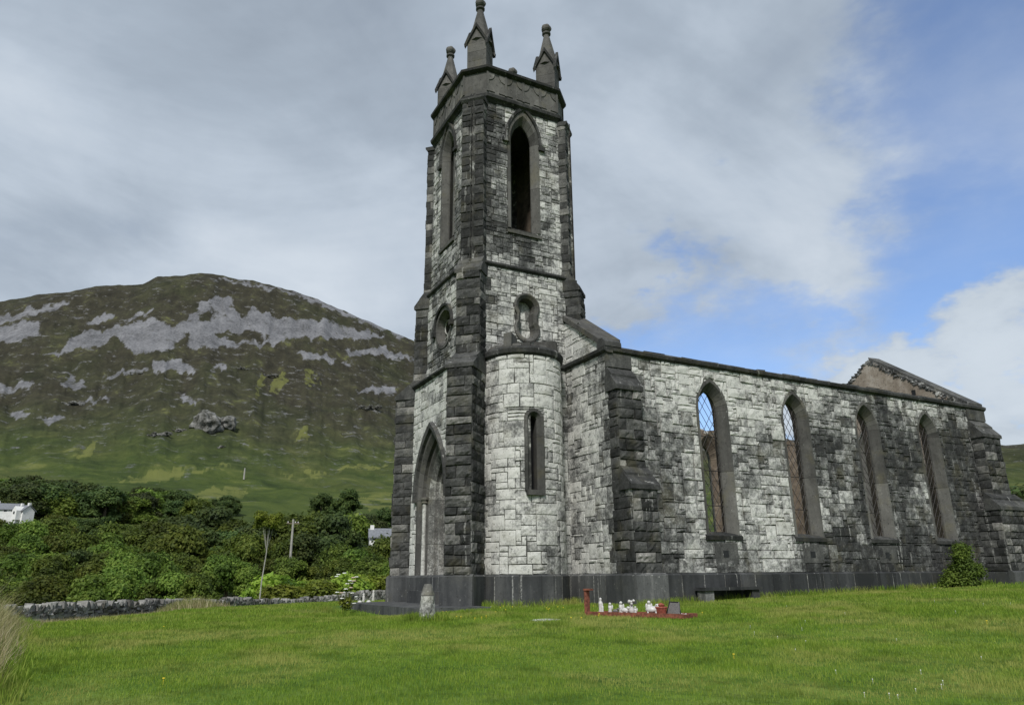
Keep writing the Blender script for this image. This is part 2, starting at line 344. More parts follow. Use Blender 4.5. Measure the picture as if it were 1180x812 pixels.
def build_terrain():
    az = np.concatenate([np.arange(-60, -16, 2.0), np.arange(-16, 27, .085), np.arange(27, 80, .4), np.arange(80, 300, 4.0)])
    ds = np.concatenate([np.linspace(0.5, 60, 90), np.geomspace(61, 900, 110), np.linspace(912, 2200, 190), np.geomspace(2230, 9000, 14)])
    A, D = np.meshgrid(np.radians(az), ds, indexing='ij')
    X = CAM.x+D*np.sin(A); Y = CAM.y+D*np.cos(A); Z = hgt(X, Y)
    na, nd = A.shape
    V = np.stack([X, Y, Z], -1).reshape(-1, 3)
    i = np.arange(na)[:, None]; j = np.arange(nd-1)[None, :]; i2 = (i+1) % na
    F = np.stack([i*nd+j, i*nd+j+1, i2*nd+j+1, i2*nd+j], -1).reshape(-1)
    # centre cap
    c = len(V); V = np.vstack([V, [[CAM.x, CAM.y, hz(CAM.x, CAM.y)]]])
    el = np.degrees(np.arctan2(Z-CAM.z, D)); px, py = topx(np.degrees(A), el)
    ok = (np.degrees(A) < 60) & (np.degrees(A) > -60)
    NX = [0, 0]; nx = px+16*fbm(px*.03, py*.05, 4, 41)+7*fbm(px*.16, py*.2, 3, 43); ny = py+9*fbm(px*.05, py*.06, 4, 42)+5*fbm(px*.2, py*.25, 3, 44)
    acc = None; NX[0] = nx; NX[1] = ny
    def q(x, y): return x/2.458, 290+y/2.458
    def poly(pts, nx=None, ny=None):
        nx = NX[0] if nx is None else nx; ny = NX[1] if ny is None else ny
        P_ = [q(*p) for p in pts]; ins = np.zeros(px.shape, bool); n_ = len(P_)
        for k in range(n_):
            x0, y0 = P_[k]; x1, y1 = P_[(k+1) % n_]
            with np.errstate(divide='ignore', invalid='ignore'):
                c_ = ((y0 > ny) != (y1 > ny)) & (nx < (x1-x0)*(ny-y0)/((y1-y0) if y1 != y0 else 1e-9)+x0)
            ins ^= c_
        return ins
    for it_ in range(6):
        scr = np.zeros_like(px); nx = px+20*fbm(px*.03, py*.05, 4, 41)+11*fbm(px*.12, py*.16, 4, 43+it_*7); ny = py+9*fbm(px*.05, py*.06, 4, 42)+9*fbm(px*.13, py*.2, 4, 44+it_*9)+12*fbm(px*.14+.04*py, py*.015, 4, 77); NX[0] = nx; NX[1] = ny
        for pts in [[(150, 282), (205, 240), (290, 222), (355, 212), (430, 190), (490, 205), (545, 185), (560, 140), (580, 125), (650, 128), (655, 165), (680, 178), (720, 155), (760, 168), (800, 180), (850, 178), (900, 195), (960, 205), (1010, 215), (1080, 238), (1010, 245), (900, 240), (815, 250), (790, 262), (700, 268), (640, 270), (560, 277), (540, 262), (480, 272), (400, 282), (362, 280), (335, 245), (285, 255), (230, 275)],
                    [(840, 285), (900, 283), (955, 300), (945, 312), (880, 305)], [(430, 305), (520, 305), (545, 340), (520, 345), (500, 330), (430, 335)],
                    [(278, 362), (330, 338), (420, 325), (415, 338), (330, 352)], [(175, 375), (195, 358), (235, 360), (250, 380), (210, 388)],
                    [(-50, 380), (105, 368), (95, 380), (20, 395), (-50, 420)], [(-50, 190), (90, 160), (195, 140), (190, 152), (80, 180), (-50, 215)],
                    [(-50, 225), (70, 195), (115, 205), (110, 240), (20, 262), (-50, 285)], [(118, 292), (150, 280), (175, 286), (150, 296)],
                    [(500, 410), (520, 402), (552, 425), (545, 440), (520, 430)], [(112, 470), (160, 460), (185, 470), (140, 486)], [(22, 472), (60, 452), (88, 458), (80, 480)],
                    [(590, 320), (635, 320), (640, 332), (595, 334)], [(990, 275), (1070, 270), (1180, 305), (1100, 300), (1000, 290)], [(1000, 385), (1130, 380), (1130, 400), (1040, 398)],
                    [(240, 205), (300, 165), (320, 170), (262, 215)], [(340, 205), (390, 170), (440, 160), (400, 190)], [(200, 440), (240, 418), (330, 402), (320, 412), (240, 428)],
                    [(600, 70), (760, 95), (900, 135), (1020, 185), (1180, 240), (1180, 250), (1060, 215), (940, 165), (800, 112), (620, 80)], [(960, 310), (1000, 318), (985, 325)]]:
            scr = np.where(poly(pts), 1.0, scr)
        for pts in [[(600, 235), (650, 228), (720, 230), (775, 248), (720, 260), (650, 250)], [(555, 170), (600, 160), (612, 180), (580, 195)], [(500, 245), (530, 235), (545, 270), (510, 275)], [(800, 180), (850, 172), (880, 185), (850, 190)]]:
            scr = np.where(poly(pts), 0.0, scr)
        acc = scr if acc is None else acc+scr
    scr = acc/6
    scr = np.where(ok & (D > 300), scr*.92, 0.0).reshape(-1)
    scr = np.append(scr, 0)
    # bright strips of grass between the rocks and the pale meadow
    gr = np.zeros_like(px)
    for pts in [[(710, 400), (735, 340), (745, 350), (725, 405)], [(745, 405), (790, 330), (808, 360), (790, 410)], [(850, 375), (870, 315), (905, 350), (915, 378)], [(840, 540), (860, 500), (890, 510), (880, 540)], [(1005, 712), (1050, 690), (1180, 680), (1180, 728), (1040, 735)], [(800, 628), (960, 612), (1180, 596), (1180, 606), (960, 622), (830, 640)], [(150, 745), (400, 712), (640, 668), (720, 662), (700, 690), (420, 735)], [(330, 640), (520, 605), (700, 610), (560, 625), (400, 655)], [(210, 590), (250, 535), (275, 535), (240, 590)]]:
        gr = np.where(poly(pts), 1.0, gr)
    gr = np.append(np.where(ok & (D > 200), gr, 0).reshape(-1), 0)
    fld = np.append((sst(60, 90, D)).reshape(-1), 0)
    m, t, b = newmat('ground', .95, .1); P = ngeo(t)
    Pd = nmapping(t, P, (1, .5, .6)); nb = nnoise(t, Pd, .008, 6, .6, .5); nc = nnoise(t, Pd, .032, 8, .68, .5); nf = nnoise(t, P, .2, 6, .65)
    sz = t.nodes.new('ShaderNodeSeparateXYZ'); t.links.new(P, sz.inputs[0])
    # hillside: olive grass low down, heather and peat brown above; darkened for cloud shade
    alt = nmap(t, sz.outputs[2], 40, 330)
    g1 = nramp(t, nm(t, 'ADD', nm(t, 'MULTIPLY', nc, .6), nm(t, 'MULTIPLY', nb, .4)), [(.34, (.024, .038, .011)), (.46, (.044, .066, .016)), (.55, (.070, .094, .022)), (.66, (.115, .13, .034))])
    g2 = nramp(t, nm(t, 'ADD', nm(t, 'MULTIPLY', nc, .7), nm(t, 'MULTIPLY', nf, .3)), [(.36, (.022, .021, .015)), (.48, (.036, .034, .023)), (.57, (.050, .048, .030)), (.68, (.072, .072, .044))])
    hill = nmix(t, nm(t, 'ADD', alt, nm(t, 'MULTIPLY', nm(t, 'SUBTRACT', nb, .5), 1.2), clamp=True), g1, g2)
    hill = nmix(t, nm(t, 'MULTIPLY', nmap(t, nm(t, 'ADD', nattr(t, 'meadow'), nm(t, 'MULTIPLY', nm(t, 'SUBTRACT', nc, .5), 5.0)), .4, 1.2), .6), hill, (.16, .17, .05))
    # rock specks
    rk = nnoise(t, nmapping(t, P, (1, 1, 1.6), (3, 5, 7)), .045, 8, .75)
    rk2 = nmap(t, rk, .585, .62)
    hill = nmix(t, nm(t, 'MULTIPLY', rk2, nmap(t, sz.outputs[2], 60, 220, .0, .65)), hill, (.17, .17, .168))
    sc_ = nattr(t, 'scree')
    scn = nnoise(t, nmapping(t, P, (1, .3, .3)), .045, 8, .7)
    scf = nmap(t, nm(t, 'ADD', sc_, nm(t, 'ADD', nm(t, 'MULTIPLY', nm(t, 'SUBTRACT', scn, .5), 2.2), nm(t, 'MULTIPLY', nm(t, 'SUBTRACT', rk, .5), 2.0))), .22, .80)
    scc = nramp(t, nm(t, 'ADD', nm(t, 'MULTIPLY', nf, .5), nm(t, 'MULTIPLY', nnoise(t, nmapping(t, P, (1, 1, .15)), .02, 5, .6), .5)), [(.36, (.07, .071, .074)), (.47, (.14, .142, .15)), (.58, (.20, .202, .212)), (.68, (.25, .252, .262))])
    hill = nmix(t, scf, hill, scc)
    # lawn earth under the grass
    lw = nramp(t, nnoise(t, P, .9, 5, .6), [(.3, (.05, .10, .015)), (.5, (.085, .15, .022)), (.72, (.14, .19, .04))])
    t.links.new(nmix(t, nattr(t, 'far'), lw, hill), b.inputs['Base Color'])
    bh = nm(t, 'ADD', nm(t, 'MULTIPLY', nc, 6.0), nm(t, 'MULTIPLY', nf, 1.5)); nbump(t, b, bh, .55, 1.0)
    # triangulate polar fan at the centre
    o = npmesh('ground', V, F, 4, m, smooth=True, extra=[('scree', 'POINT', scr), ('meadow', 'POINT', gr), ('far', 'POINT', fld)])
    tag(o, kind='structure')
    bm = bmesh.new(); bm.from_mesh(o.data); bm.verts.ensure_lookup_table()
    for k in range(na): bm.faces.new([bm.verts[c], bm.verts[((k+1) % na)*nd], bm.verts[k*nd]])
    bmesh.ops.recalc_face_normals(bm, faces=bm.faces[:]); 
    if sum(f.normal.z for f in bm.faces) < 0: bmesh.ops.reverse_faces(bm, faces=bm.faces[:])
    bm.to_mesh(o.data); bm.free()
build_terrain()

# ------------------------------------------------------------------ masonry
class Frame3:
    """local (u along, v up, w outwards) -> world"""
    def __init__(s, O, U, W): s.O = Vector(O); s.U = Vector(U).normalized(); s.W = Vector(W).normalized(); s.V = Vector((0, 0, 1))
    def __call__(s, u, v, w=0.0): return s.O+s.U*u+s.V*v+s.W*w
class Cyl:
    def __init__(s, c, r): s.c = c; s.r = r
    def __call__(s, u, v, w=0.0):
        a = u/s.r; return Vector((s.c[0]+(s.r+w)*math.cos(a), s.c[1]+(s.r+w)*math.sin(a), v))

def arch_x(v, w_, zb, zs, za):
    if v < zb or v >= za: return None
    if v <= zs: return w_
    H = za-zs; c = (H*H-w_*w_)/(2*w_); Rr = w_+c
    return max(0.0, math.sqrt(max(0, Rr*Rr-(v-zs)**2))-c)
class Arch:
    def __init__(s, uc, w_, zb, zs, za): s.uc = uc; s.w = w_; s.zb = zb; s.zs = zs; s.za = za; s.cuts = [zb, zs, zs+(za-zs)*.45, zs+(za-zs)*.8, za]
    def iv(s, v):
        x = arch_x(min(max(v, s.zb), s.za-1e-4), s.w, s.zb, s.zs, s.za)
        return None if v < s.zb-1e-6 or v > s.za+1e-6 else (s.uc-x, s.uc+x)
    def outline(s, o=0.0, n=9, base=0.0):
        """from bottom right, over the top, to bottom left, offset outwards by o"""
        w_ = s.w+o; H = s.za-s.zs; k = H/s.w; za = s.zs+w_*k
        pts = [(s.uc+w_, s.zb-base)]
        for f in (.25, .5, .75): pts.append((s.uc+w_, s.zb+(s.zs-s.zb)*f))
        for i in range(n+1):
            v = s.zs+(za-s.zs)*i/n; x = arch_x(min(v, za-1e-5), w_, s.zb, s.zs, za); pts.append((s.uc+(x if i < n else 0), v))
        return pts+[(2*s.uc-a, b) for a, b in pts[:-1][::-1]]
class Ell:
    def __init__(s, uc, vc, a, b): s.uc = uc; s.vc = vc; s.a = a; s.b = b; s.cuts = [vc-b, vc-b*.8, vc, vc+b*.8, vc+b]
    def iv(s, v):
        q_ = 1-((v-s.vc)/s.b)**2
        if q_ < -1e-6: return None
        x = s.a*math.sqrt(max(0, q_)); return (s.uc-x, s.uc+x)

def block(mb, F, c, depth, rough, rnd, t, gap=.012, bev=.012, cell=.22, inner=-.04, chip=.012):
    """one stone: c = four (u, v) corners bl, br, tr, tl"""
    cx_ = sum(p[0] for p in c)/4; cy_ = sum(p[1] for p in c)/4
    gap = gap*rnd.uniform(.4, 1.3); wd = max(c[1][0]-c[0][0], c[2][0]-c[3][0]); ht = max(c[3][1]-c[0][1], .01)
    if wd < .05 or ht < .03: return
    c = [(p[0]+rnd.uniform(-chip, chip), p[1]+rnd.uniform(-chip, chip)) for p in c]
    def at(a, b):
        u = (c[0][0]*(1-a)+c[1][0]*a)*(1-b)+(c[3][0]*(1-a)+c[2][0]*a)*b
        v = (c[0][1]*(1-a)+c[1][1]*a)*(1-b)+(c[3][1]*(1-a)+c[2][1]*a)*b
        return u, v
    nu = max(2, min(6, int(wd/cell)+1)); nv = max(2, min(4, int(ht/cell)+1))
    ga = min(.35, gap/wd); gb = min(.35, gap/ht); ba = min(.4, (gap+bev)/wd); bb = min(.4, (gap+bev)/ht)
    vs_ = []; fs = []
    As = [ga, ba]+[ba+(1-2*ba)*k/nu for k in range(1, nu)]+[1-ba, 1-ga]
    Bs = [gb, bb]+[bb+(1-2*bb)*k/nv for k in range(1, nv)]+[1-bb, 1-gb]
    tilt = (rnd.uniform(-1, 1)*rough*.5, rnd.uniform(-1, 1)*rough*.5)
    n1_, n2_ = len(As), len(Bs)
    for i, a in enumerate(As):
        for j, b in enumerate(Bs):
            u, v = at(a, b); edge = i in (0, n1_-1) or j in (0, n2_-1); edge2 = i in (1, n1_-2) or j in (1, n2_-2)
            if edge: dd = depth*.35+rnd.uniform(-1, 1)*rough*.15
            elif edge2: dd = depth+rnd.uniform(-1, 1)*rough*.25
            else: dd = depth+rough*.5+rnd.uniform(-1, 1)*rough*.6+tilt[0]*(a-.5)*2+tilt[1]*(b-.5)*2
            vs_.append(F(u, v, dd))
    for i in range(n1_-1):
        for j in range(n2_-1):
            fs.append((i*n2_+j, (i+1)*n2_+j, (i+1)*n2_+j+1, i*n2_+j+1))
    # skirt back into the mortar
    rim = [(i, 0) for i in range(n1_)]+[(n1_-1, j) for j in range(1, n2_)]+[(i, n2_-1) for i in range(n1_-2, -1, -1)]+[(0, j) for j in range(n2_-2, 0, -1)]
    base = len(vs_)
    for i, j in rim:
        u, v = at(As[i], Bs[j]); vs_.append(F(u, v, inner))
    m_ = len(rim)
    for k in range(m_):
        a_ = rim[k]; b_ = rim[(k+1) % m_]
        fs.append((base+k, base+(k+1) % m_, b_[0]*n2_+b_[1], a_[0]*n2_+a_[1]))
    mb.add(vs_, fs, t)

def put(mb, F, q_, holes, depth, rough, rnd, t, clipf=None, **kw):
    """clip a stone by convex openings (and by a raking top edge) and add it"""
    u0, v0, u1, v1 = q_
    if clipf:
        lim = min(clipf(u0), clipf(u1)); hi = max(clipf(u0), clipf(u1))
        if v0 >= hi-.02: return
        if v1 > lim:
            c = [(u0, v0), (u1, v0), (u1, max(v0+.005, min(v1, clipf(u1)))), (u0, max(v0+.005, min(v1, clipf(u0))))]
            block(mb, F, c, depth, rough, rnd, t, **kw); return
    for h in holes:
        if v1 <= h.cuts[0]+.01 or v0 >= h.cuts[-1]-.01: continue
        ivs = [h.iv(min(max(v, h.cuts[0]), h.cuts[-1])) for v in (v0, (v0+v1)/2, v1)]
        if u1 <= min(i[0] for i in ivs)+.005 or u0 >= max(i[1] for i in ivs)-.005: continue
        cs = [v0]+[c for c in h.cuts if v0+.03 < c < v1-.03]+[v1]
        rest = [x for x in holes if x is not h]
        for a, b in zip(cs[:-1], cs[1:]):
            if b <= h.cuts[0]+.03 or a >= h.cuts[-1]-.03:
                put(mb, F, (u0, a, u1, b), rest, depth, rough, rnd, t, **kw); continue
            aa = min(max(a, h.cuts[0]), h.cuts[-1]); bb_ = min(max(b, h.cuts[0]), h.cuts[-1])
            la, ra = h.iv(aa); lb, rb = h.iv(bb_)
            if u0 < max(la, lb)-.04:
                c = [(u0, a), (max(u0+.01, min(u1, la)), a), (max(u0+.01, min(u1, lb)), b), (u0, b)]
                block(mb, F, c, depth, rough, rnd, t, **kw)
            if u1 > min(ra, rb)+.04:
                c = [(min(u1-.01, max(u0, ra)), a), (u1, a), (u1, b), (min(u1-.01, max(u0, rb)), b)]
                block(mb, F, c, depth, rough, rnd, t, **kw)
        return
    block(mb, F, [(u0, v0), (u1, v0), (u1, v1), (u0, v1)], depth, rough, rnd, t, **kw)

def rubble(mb, F, u0, u1, v0, v1, cu, cv_, rnd, tonef, holes=(), wmax=5, hmax=3, depth=(.0, .025), rough=.012, clipf=None, **kw):
    """squared random rubble: rectangles of many sizes fitted together on a jittered lattice"""
    nu = max(2, round((u1-u0)/cu)); nv = max(2, round((v1-v0)/cv_))
    us = [u0+(u1-u0)*(i+(rnd.uniform(-.28, .28) if 0 < i < nu else 0))/nu for i in range(nu+1)]
    vs_ = [v0+(v1-v0)*(i+(rnd.uniform(-.28, .28) if 0 < i < nv else 0))/nv for i in range(nv+1)]
    occ = [[False]*nv for _ in range(nu)]
    for j in range(nv):
        for i in range(nu):
            if occ[i][j]: continue
            for _ in range(12):
                h = rnd.choices((1, 2, 3, 4), (3, 5, 2.2, .5))[0]; wd = rnd.choice((2, 2, 3, 3, 4, 4, 5, 6, 1))
                h = min(h, hmax, nv-j); wd = min(wd, wmax, nu-i)
                if h >= 3 and wd < 3: wd = min(3, nu-i)
                if h == 1: wd = min(wd, 3)
                if h == 1 and rnd.random() < .3: continue
                if all(not occ[i+a][j+b] for a in range(wd) for b in range(h)): break
            else:
                wd = 1; h = 1
                while wd < 3 and i+wd < nu and not occ[i+wd][j]: wd += 1
            for a in range(wd):
                for b in range(h): occ[i+a][j+b] = True
            q_ = (us[i], vs_[j], us[i+wd], vs_[j+h])
            put(mb, F, q_, list(holes), rnd.uniform(*depth), rough, rnd, tonef((q_[0]+q_[2])/2, (q_[1]+q_[3])/2), clipf=clipf, **kw)

def coursed(mb, F, u0, u1, v0, v1, ch, wl, rnd, tone, holes=(), depth=(.02, .05), rough=.05, jit=.15, **kw):
    """coursed rock-faced quoins"""
    n_ = max(1, round((v1-v0)/ch)); v = v0
    hs = [rnd.uniform(1-jit, 1+jit) for _ in range(n_)]; s_ = sum(hs); hs = [h*(v1-v0)/s_ for h in hs]
    for k, h in enumerate(hs):
        m_ = max(1, round((u1-u0)/(wl*rnd.uniform(.8, 1.3))))
        xs = [0]+sorted(rnd.uniform(.85, 1.15)*(i/m_) for i in range(1, m_))+[1]
        if m_ == 2:
            xs[1] = (.66 if k % 2 else .36)+rnd.uniform(-.13, .13)
            if rnd.random() < .12: xs = [0, 1]
        for a, b in zip(xs[:-1], xs[1:]):
            tt = tone() if callable(tone) else tone
            put(mb, F, (u0+(u1-u0)*a, v, u0+(u1-u0)*b, v+h), list(holes), rnd.uniform(*depth), rough, rnd, tt, **kw)
        v += h

def face_holes(mb, F, outline, holes, w_, t=.4):
    """flat face with openings at depth w_"""
    loops = [[Vector((a, b, 0)) for a, b in outline]]+[[Vector((a, b, 0)) for a, b in h] for h in holes]
    tris = tessellate_polygon(loops); flat = [p for l in loops for p in l]
    mb.add([F(p.x, p.y, w_) for p in flat], [tuple(x) for x in tris], t)

def sweep_frame(mb, F, A, prof, rnd, tone=(.35, .65), seg=2, closed=False, base=0.0, outl=None):
    """run the profile [(offset outwards, depth)] round the opening, a few outline steps per stone"""
    rings = [(outl(o) if outl else A.outline(o, base=base)) for o, _ in prof]
    n_ = len(rings[0]); t = rnd.uniform(*tone); last = n_ if closed else n_-1
    for i in range(last):
        if i % seg == 0: t = rnd.uniform(*tone)
        i2 = (i+1) % n_
        vs_ = []
        jf = 0.0
        if i % seg == 0 and i > 0:
            r0 = rings[0]; ln_ = math.hypot(r0[i2][0]-r0[i][0], r0[i2][1]-r0[i][1]); jf = min(.4, .016/max(ln_, .02)); jv = []
        for r_, (o, d_) in zip(rings, prof):
            a_, b_ = F(*r_[i], d_), F(*r_[i2], d_); m_ = a_.lerp(b_, jf)
            vs_ += [m_, b_]
            if jf: jv += [a_, m_]
        mb.add(vs_, [(2*k, 2*k+1, 2*k+3, 2*k+2) for k in range(len(prof)-1)], t)
        if jf: mb.add(jv, [(2*k, 2*k+1, 2*k+3, 2*k+2) for k in range(len(prof)-1)], -.6)

def joint_pass(): pass

# ------------------------------------------------------------------ the church
church = tag(empty('ruined_church', (0, 0, 0)), 'roofless stone church with white weathered walls and tall pinnacled tower', 'church')
LEN, WID, TOPZ, TH = 21.0, 9.5, 7.95, .85
CX, CY = -1.608, 4.752
H1W, H2, H3 = 2.592, 2.256, 2.20
rnd = random.Random(11)
def cl(x, a=0., b=1.): return max(a, min(b, x))
def pn(x, y, s_, seed=0): return noise.noise(Vector((x*s_, y*s_, seed*7.3)))

WINX = [4.46, 8.60, 12.69, 16.64]
WIN = [Arch(x, .73, 2.12, 6.45, 7.58) for x in WINX]

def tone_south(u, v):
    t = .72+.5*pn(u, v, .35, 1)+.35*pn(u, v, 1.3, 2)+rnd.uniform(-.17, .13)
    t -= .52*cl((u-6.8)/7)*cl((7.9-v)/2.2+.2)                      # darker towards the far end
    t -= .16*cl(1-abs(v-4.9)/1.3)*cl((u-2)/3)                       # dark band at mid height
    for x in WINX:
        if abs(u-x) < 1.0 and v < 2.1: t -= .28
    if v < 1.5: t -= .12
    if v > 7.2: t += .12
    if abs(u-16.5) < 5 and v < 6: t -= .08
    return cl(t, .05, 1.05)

# south wall
FS = Frame3((0, 0, 0), (1, 0, 0), (0, -1, 0))
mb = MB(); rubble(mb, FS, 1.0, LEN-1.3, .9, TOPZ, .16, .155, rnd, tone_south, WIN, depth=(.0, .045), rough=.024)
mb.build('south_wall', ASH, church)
core = MB()
def solid_wall(mb_, F, outline, holes_f, holes_b, th, t=.45):
    face_holes(mb_, F, outline, holes_f, -.015, t)
    face_holes(mb_, F, outline, holes_b, -th, t)
    n_ = len(outline)
    for i in range(n_):
        a, b = outline[i], outline[(i+1) % n_]
        mb_.add([F(*a, -.015), F(*b, -.015), F(*b, -th), F(*a, -th)], [(0, 1, 2, 3)], t)
nave_out = [(0, -.3), (LEN, -.3), (LEN, TOPZ+.1), (0, TOPZ+.1)]
def reveal_big(A): return [(p[0], p[1]) for p in A.outline(.10)]
solid_wall(core, FS, nave_out, [A.outline(-.03) for A in WIN], [A.outline(.08) for A in WIN], TH-.03)
core.build('wall_core', MORT, church)
# plaster skin inside the south wall
mb = MB(); face_holes(mb, FS, [(TH, -.2), (LEN-TH, -.2), (LEN-TH, TOPZ), (TH, TOPZ)], [A.outline(.08) for A in WIN], -TH, .5)
# north wall, seen through the windows
FN = Frame3((0, WID, 0), (1, 0, 0), (0, 1, 0))
WINN = [Arch(x-.42, .73, 2.12, 6.45, 7.58) for x in WINX]
def notch(x): return TOPZ-.1+.25*pn(x, 0, .9, 8)
ntop = [(x, notch(x)) for x in np.arange(LEN-TH, TH-.01, -.5)]
face_holes(mb, FN, [(TH, -.2), (LEN-TH, -.2)]+ntop, [A.outline(.08) for A in WINN], -TH, .5)
# east gable inside
apexY = CY
FE = Frame3((LEN, 0, 0), (0, 1, 0), (1, 0, 0))
EAST = Arch(CY, 1.5, 2.4, 6.4, 8.6)
def gable(yv): return 8.2+.735*(CY-abs(yv-CY))
mb.build('interior_plaster', PLASTER, church)

mb = MB(); face_holes(mb, FN, [(0, -.3), (LEN, -.3), (LEN, TOPZ), (0, TOPZ)], [A.outline(-.03) for A in WINN], 0, .5)
for x0 in np.arange(0, LEN-.01, .5): mb.box((x0, WID-TH, TOPZ-.25), (x0+.5, WID-.002, TOPZ-.1+.25*pn(x0, 0, .9, 8)), rnd.uniform(.3, .7), .02, rnd)
mb.build('north_wall', ASH, church)

def window(A, F, lattice=True, outward=.03):
    wn = empty('window', F(A.uc, A.zb, 0), 0, church)
    inv = Matrix.Translation(-F(A.uc, A.zb, 0))
    def fin(o): o.matrix_parent_inverse = inv; return o
    fr = MB(); sweep_frame(fr, F, A, [(0.02, -.05), (.0, outward), (-.09, outward), (-.29, -.28), (-.29, -.36)], rnd, (.25, .75))
    fin(fr.build('window_surround', FRAME, wn))
    rv = MB(); sweep_frame(rv, F, A, [(-.29, -.36), (-.27, -.40), (.08, -TH)], rnd, (.35, .75), seg=1)
    # inner sloping sill
    rv.add([F(A.uc-.5, A.zb+.08, -.34), F(A.uc+.5, A.zb+.08, -.34), F(A.uc+.82, A.zb-.1, -TH), F(A.uc-.82, A.zb-.1, -TH)], [(0, 1, 2, 3)], .5)
    fin(rv.build('window_reveal', PLASTER, wn))
    sl = MB(); p = [(-.40, A.zb-.16), (.07, A.zb-.16), (.09, A.zb-.03), (-.05, A.zb+.05), (-.40, A.zb+.13)]
    sl.prism(p, lambda a, b: F(A.uc-.80, b, a), lambda a, b: F(A.uc+.80, b, a), rnd.uniform(.1, .4))
    fin(sl.build('window_sill', DARK, wn))
    if lattice:
        lt = MB(); d_ = -.33; step = .33; W_ = A.w-.29
        vb = A.zb+.1
        A2 = Arch(A.uc, W_, vb, A.zs, A.zs+(A.za-A.zs)*W_/A.w)
        def inside(u, v):
            iv = A2.iv(v) if A2.zb <= v <= A2.za else None
            return iv is not None and iv[0] <= u <= iv[1]
        for sgn in (-1, 1):
            k0 = vb-2.0
            while k0 < A2.za+1:
                pts = []
                for q_ in np.linspace(-W_, W_, 45):
                    v = k0+sgn*q_*1.55
                    if inside(A.uc+q_, v): pts.append((A.uc+q_, v))
                if len(pts) > 1:
                    gone = rnd.random() < .12
                    if not gone: lt.tube([F(*pts[0], d_+.004*sgn), F(*pts[-1], d_+.004*sgn)], .010, 5, .5)
                k0 += step*1.25
        for v in (vb+.9, vb+2.1, vb+3.3):
            lt.tube([F(A.uc-W_, v, d_-.01), F(A.uc+W_, v, d_-.01)], .016, 5, .5)
        fin(lt.build('window_lattice', IRON, wn))
    return wn
for k, A in enumerate(WIN): window(A, FS)
for A in WINN: window(A, FN, lattice=False)

# putlog vents under the windows
for A in WIN[:3]:
    v = MB(); v.box((A.uc-.45, -.045, 1.22), (A.uc+.55, .1, 1.86), .5)
    v.build('vent_block', DARK, church)
    v = MB(); v.box((A.uc-.12, -.052, 1.40), (A.uc+.12, -.04, 1.62), 0); v.build('vent_hole_shade', BLACK, church)  # black plate on the block paints the shade of a vent hole

# west wall of the nave with its half gable
FW = Frame3((0, 0, 0), (0, -1, 0), (-1, 0, 0))         # u = -Y
def tone_west(u, v):
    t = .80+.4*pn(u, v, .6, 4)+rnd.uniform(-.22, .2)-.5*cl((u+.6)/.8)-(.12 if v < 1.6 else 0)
    return cl(t, .08, 1.)
mb = MB()
wg = lambda u: 8.12+.70*max(0, -u)
rubble(mb, FW, -2.62, .05, .9, 8.0, .17, .165, rnd, tone_west, depth=(.0, .03), rough=.018)
mb.build('west_wall', ASH, church); mb = MB()
rubble(mb, FW, -2.62, -.05, 8.16, 10.3, .15, .16, rnd, lambda u, v: cl(tone_west(u-.6, v)+.1), clipf=wg, depth=(.0, .03), rough=.018)
mb.build('west_gable', ASH, church); mb = MB()
rubble(mb, FW, -WID, -6.95, .9, 8.0, .18, .165, rnd, tone_west, depth=(.0, .03), rough=.018)
mb.build('west_wall', ASH, church); mb = MB()
rubble(mb, FW, -WID, -6.95, 8.16, 10.3, .18, .165, rnd, tone_west, clipf=lambda u: 8.12+.70*max(0, WID+u), depth=(.0, .03), rough=.018)
mb.build('west_gable', ASH, church)
mb = MB()
gp = [(0, -.3), (0, 8.1), (-CY, 8.1+.7*CY), (-WID, 8.1), (-WID, -.3)][::-1]
solid_wall(mb, FW, gp, [], [], TH-.02); mb.build('wall_core', MORT, church)

# east gable (inner face shows above the side wall)
mb = MB(); ge = [(0, -.3), (WID, -.3), (WID, 8.2), (CY+.25, gable(CY)-.15), (CY-.2, gable(CY)-.05), (0, 8.2)]
FEi = Frame3((LEN-TH, 0, 0), (0, 1, 0), (-1, 0, 0))
def rough_edge(y): return gable(y)-.28+.12*pn(y, 3, 1.7, 3)
top_in = [(y, rough_edge(y)+.14) for y in np.arange(WID-.3, .3, -.3)]
face_holes(mb, FEi, [(.2, -.3), (WID-.2, -.3)]+top_in, [EAST.outline(.05)], 0.0, 1.0)
mb.build('gable_plaster', PLASTER, church)
mb = MB(); face_holes(mb, FE, [(0, -.3), (WID, -.3), (WID, 8.1), (CY, gable(CY)-.1), (0, 8.1)], [EAST.outline(0)], 0, .5)
face_holes(mb, FEi, [(0, -.3), (WID, -.3), (WID, 8.1), (CY, gable(CY)-.1), (0, 8.1)], [EAST.outline(0)], -.03, .5)
for (ya, yb) in ((0, CY), (CY, WID)):
    mb.add([(LEN, ya, gable(ya)-.1), (LEN, yb, gable(yb)-.1), (LEN-TH+.03, yb, gable(yb)-.1), (LEN-TH+.03, ya, gable(ya)-.1)], [(0, 1, 2, 3)], .5)
for y in np.arange(.3, WID-.3, .15):                          # ragged rubble along the rake
    for k in range(2):
        zc = gable(y)-.12-k*.09+rnd.uniform(-.05, .05); s_ = rnd.uniform(.04, .10)
        mb.box((LEN-TH-.01-rnd.uniform(0, .05), y-s_, zc-.06), (LEN-TH+.15, y+s_, zc+.05), rnd.uniform(.1, .55), .03, rnd)
mb.build('gable_masonry', ASH, church)
mb = MB(); sweep_frame(mb, FE, EAST, [(.15, -.02), (.15, .04), (-.1, .0), (-.1, -.4), (.05, -TH)], rnd, (.3, .7)); mb.build('east_window_surround', FRAME, church)
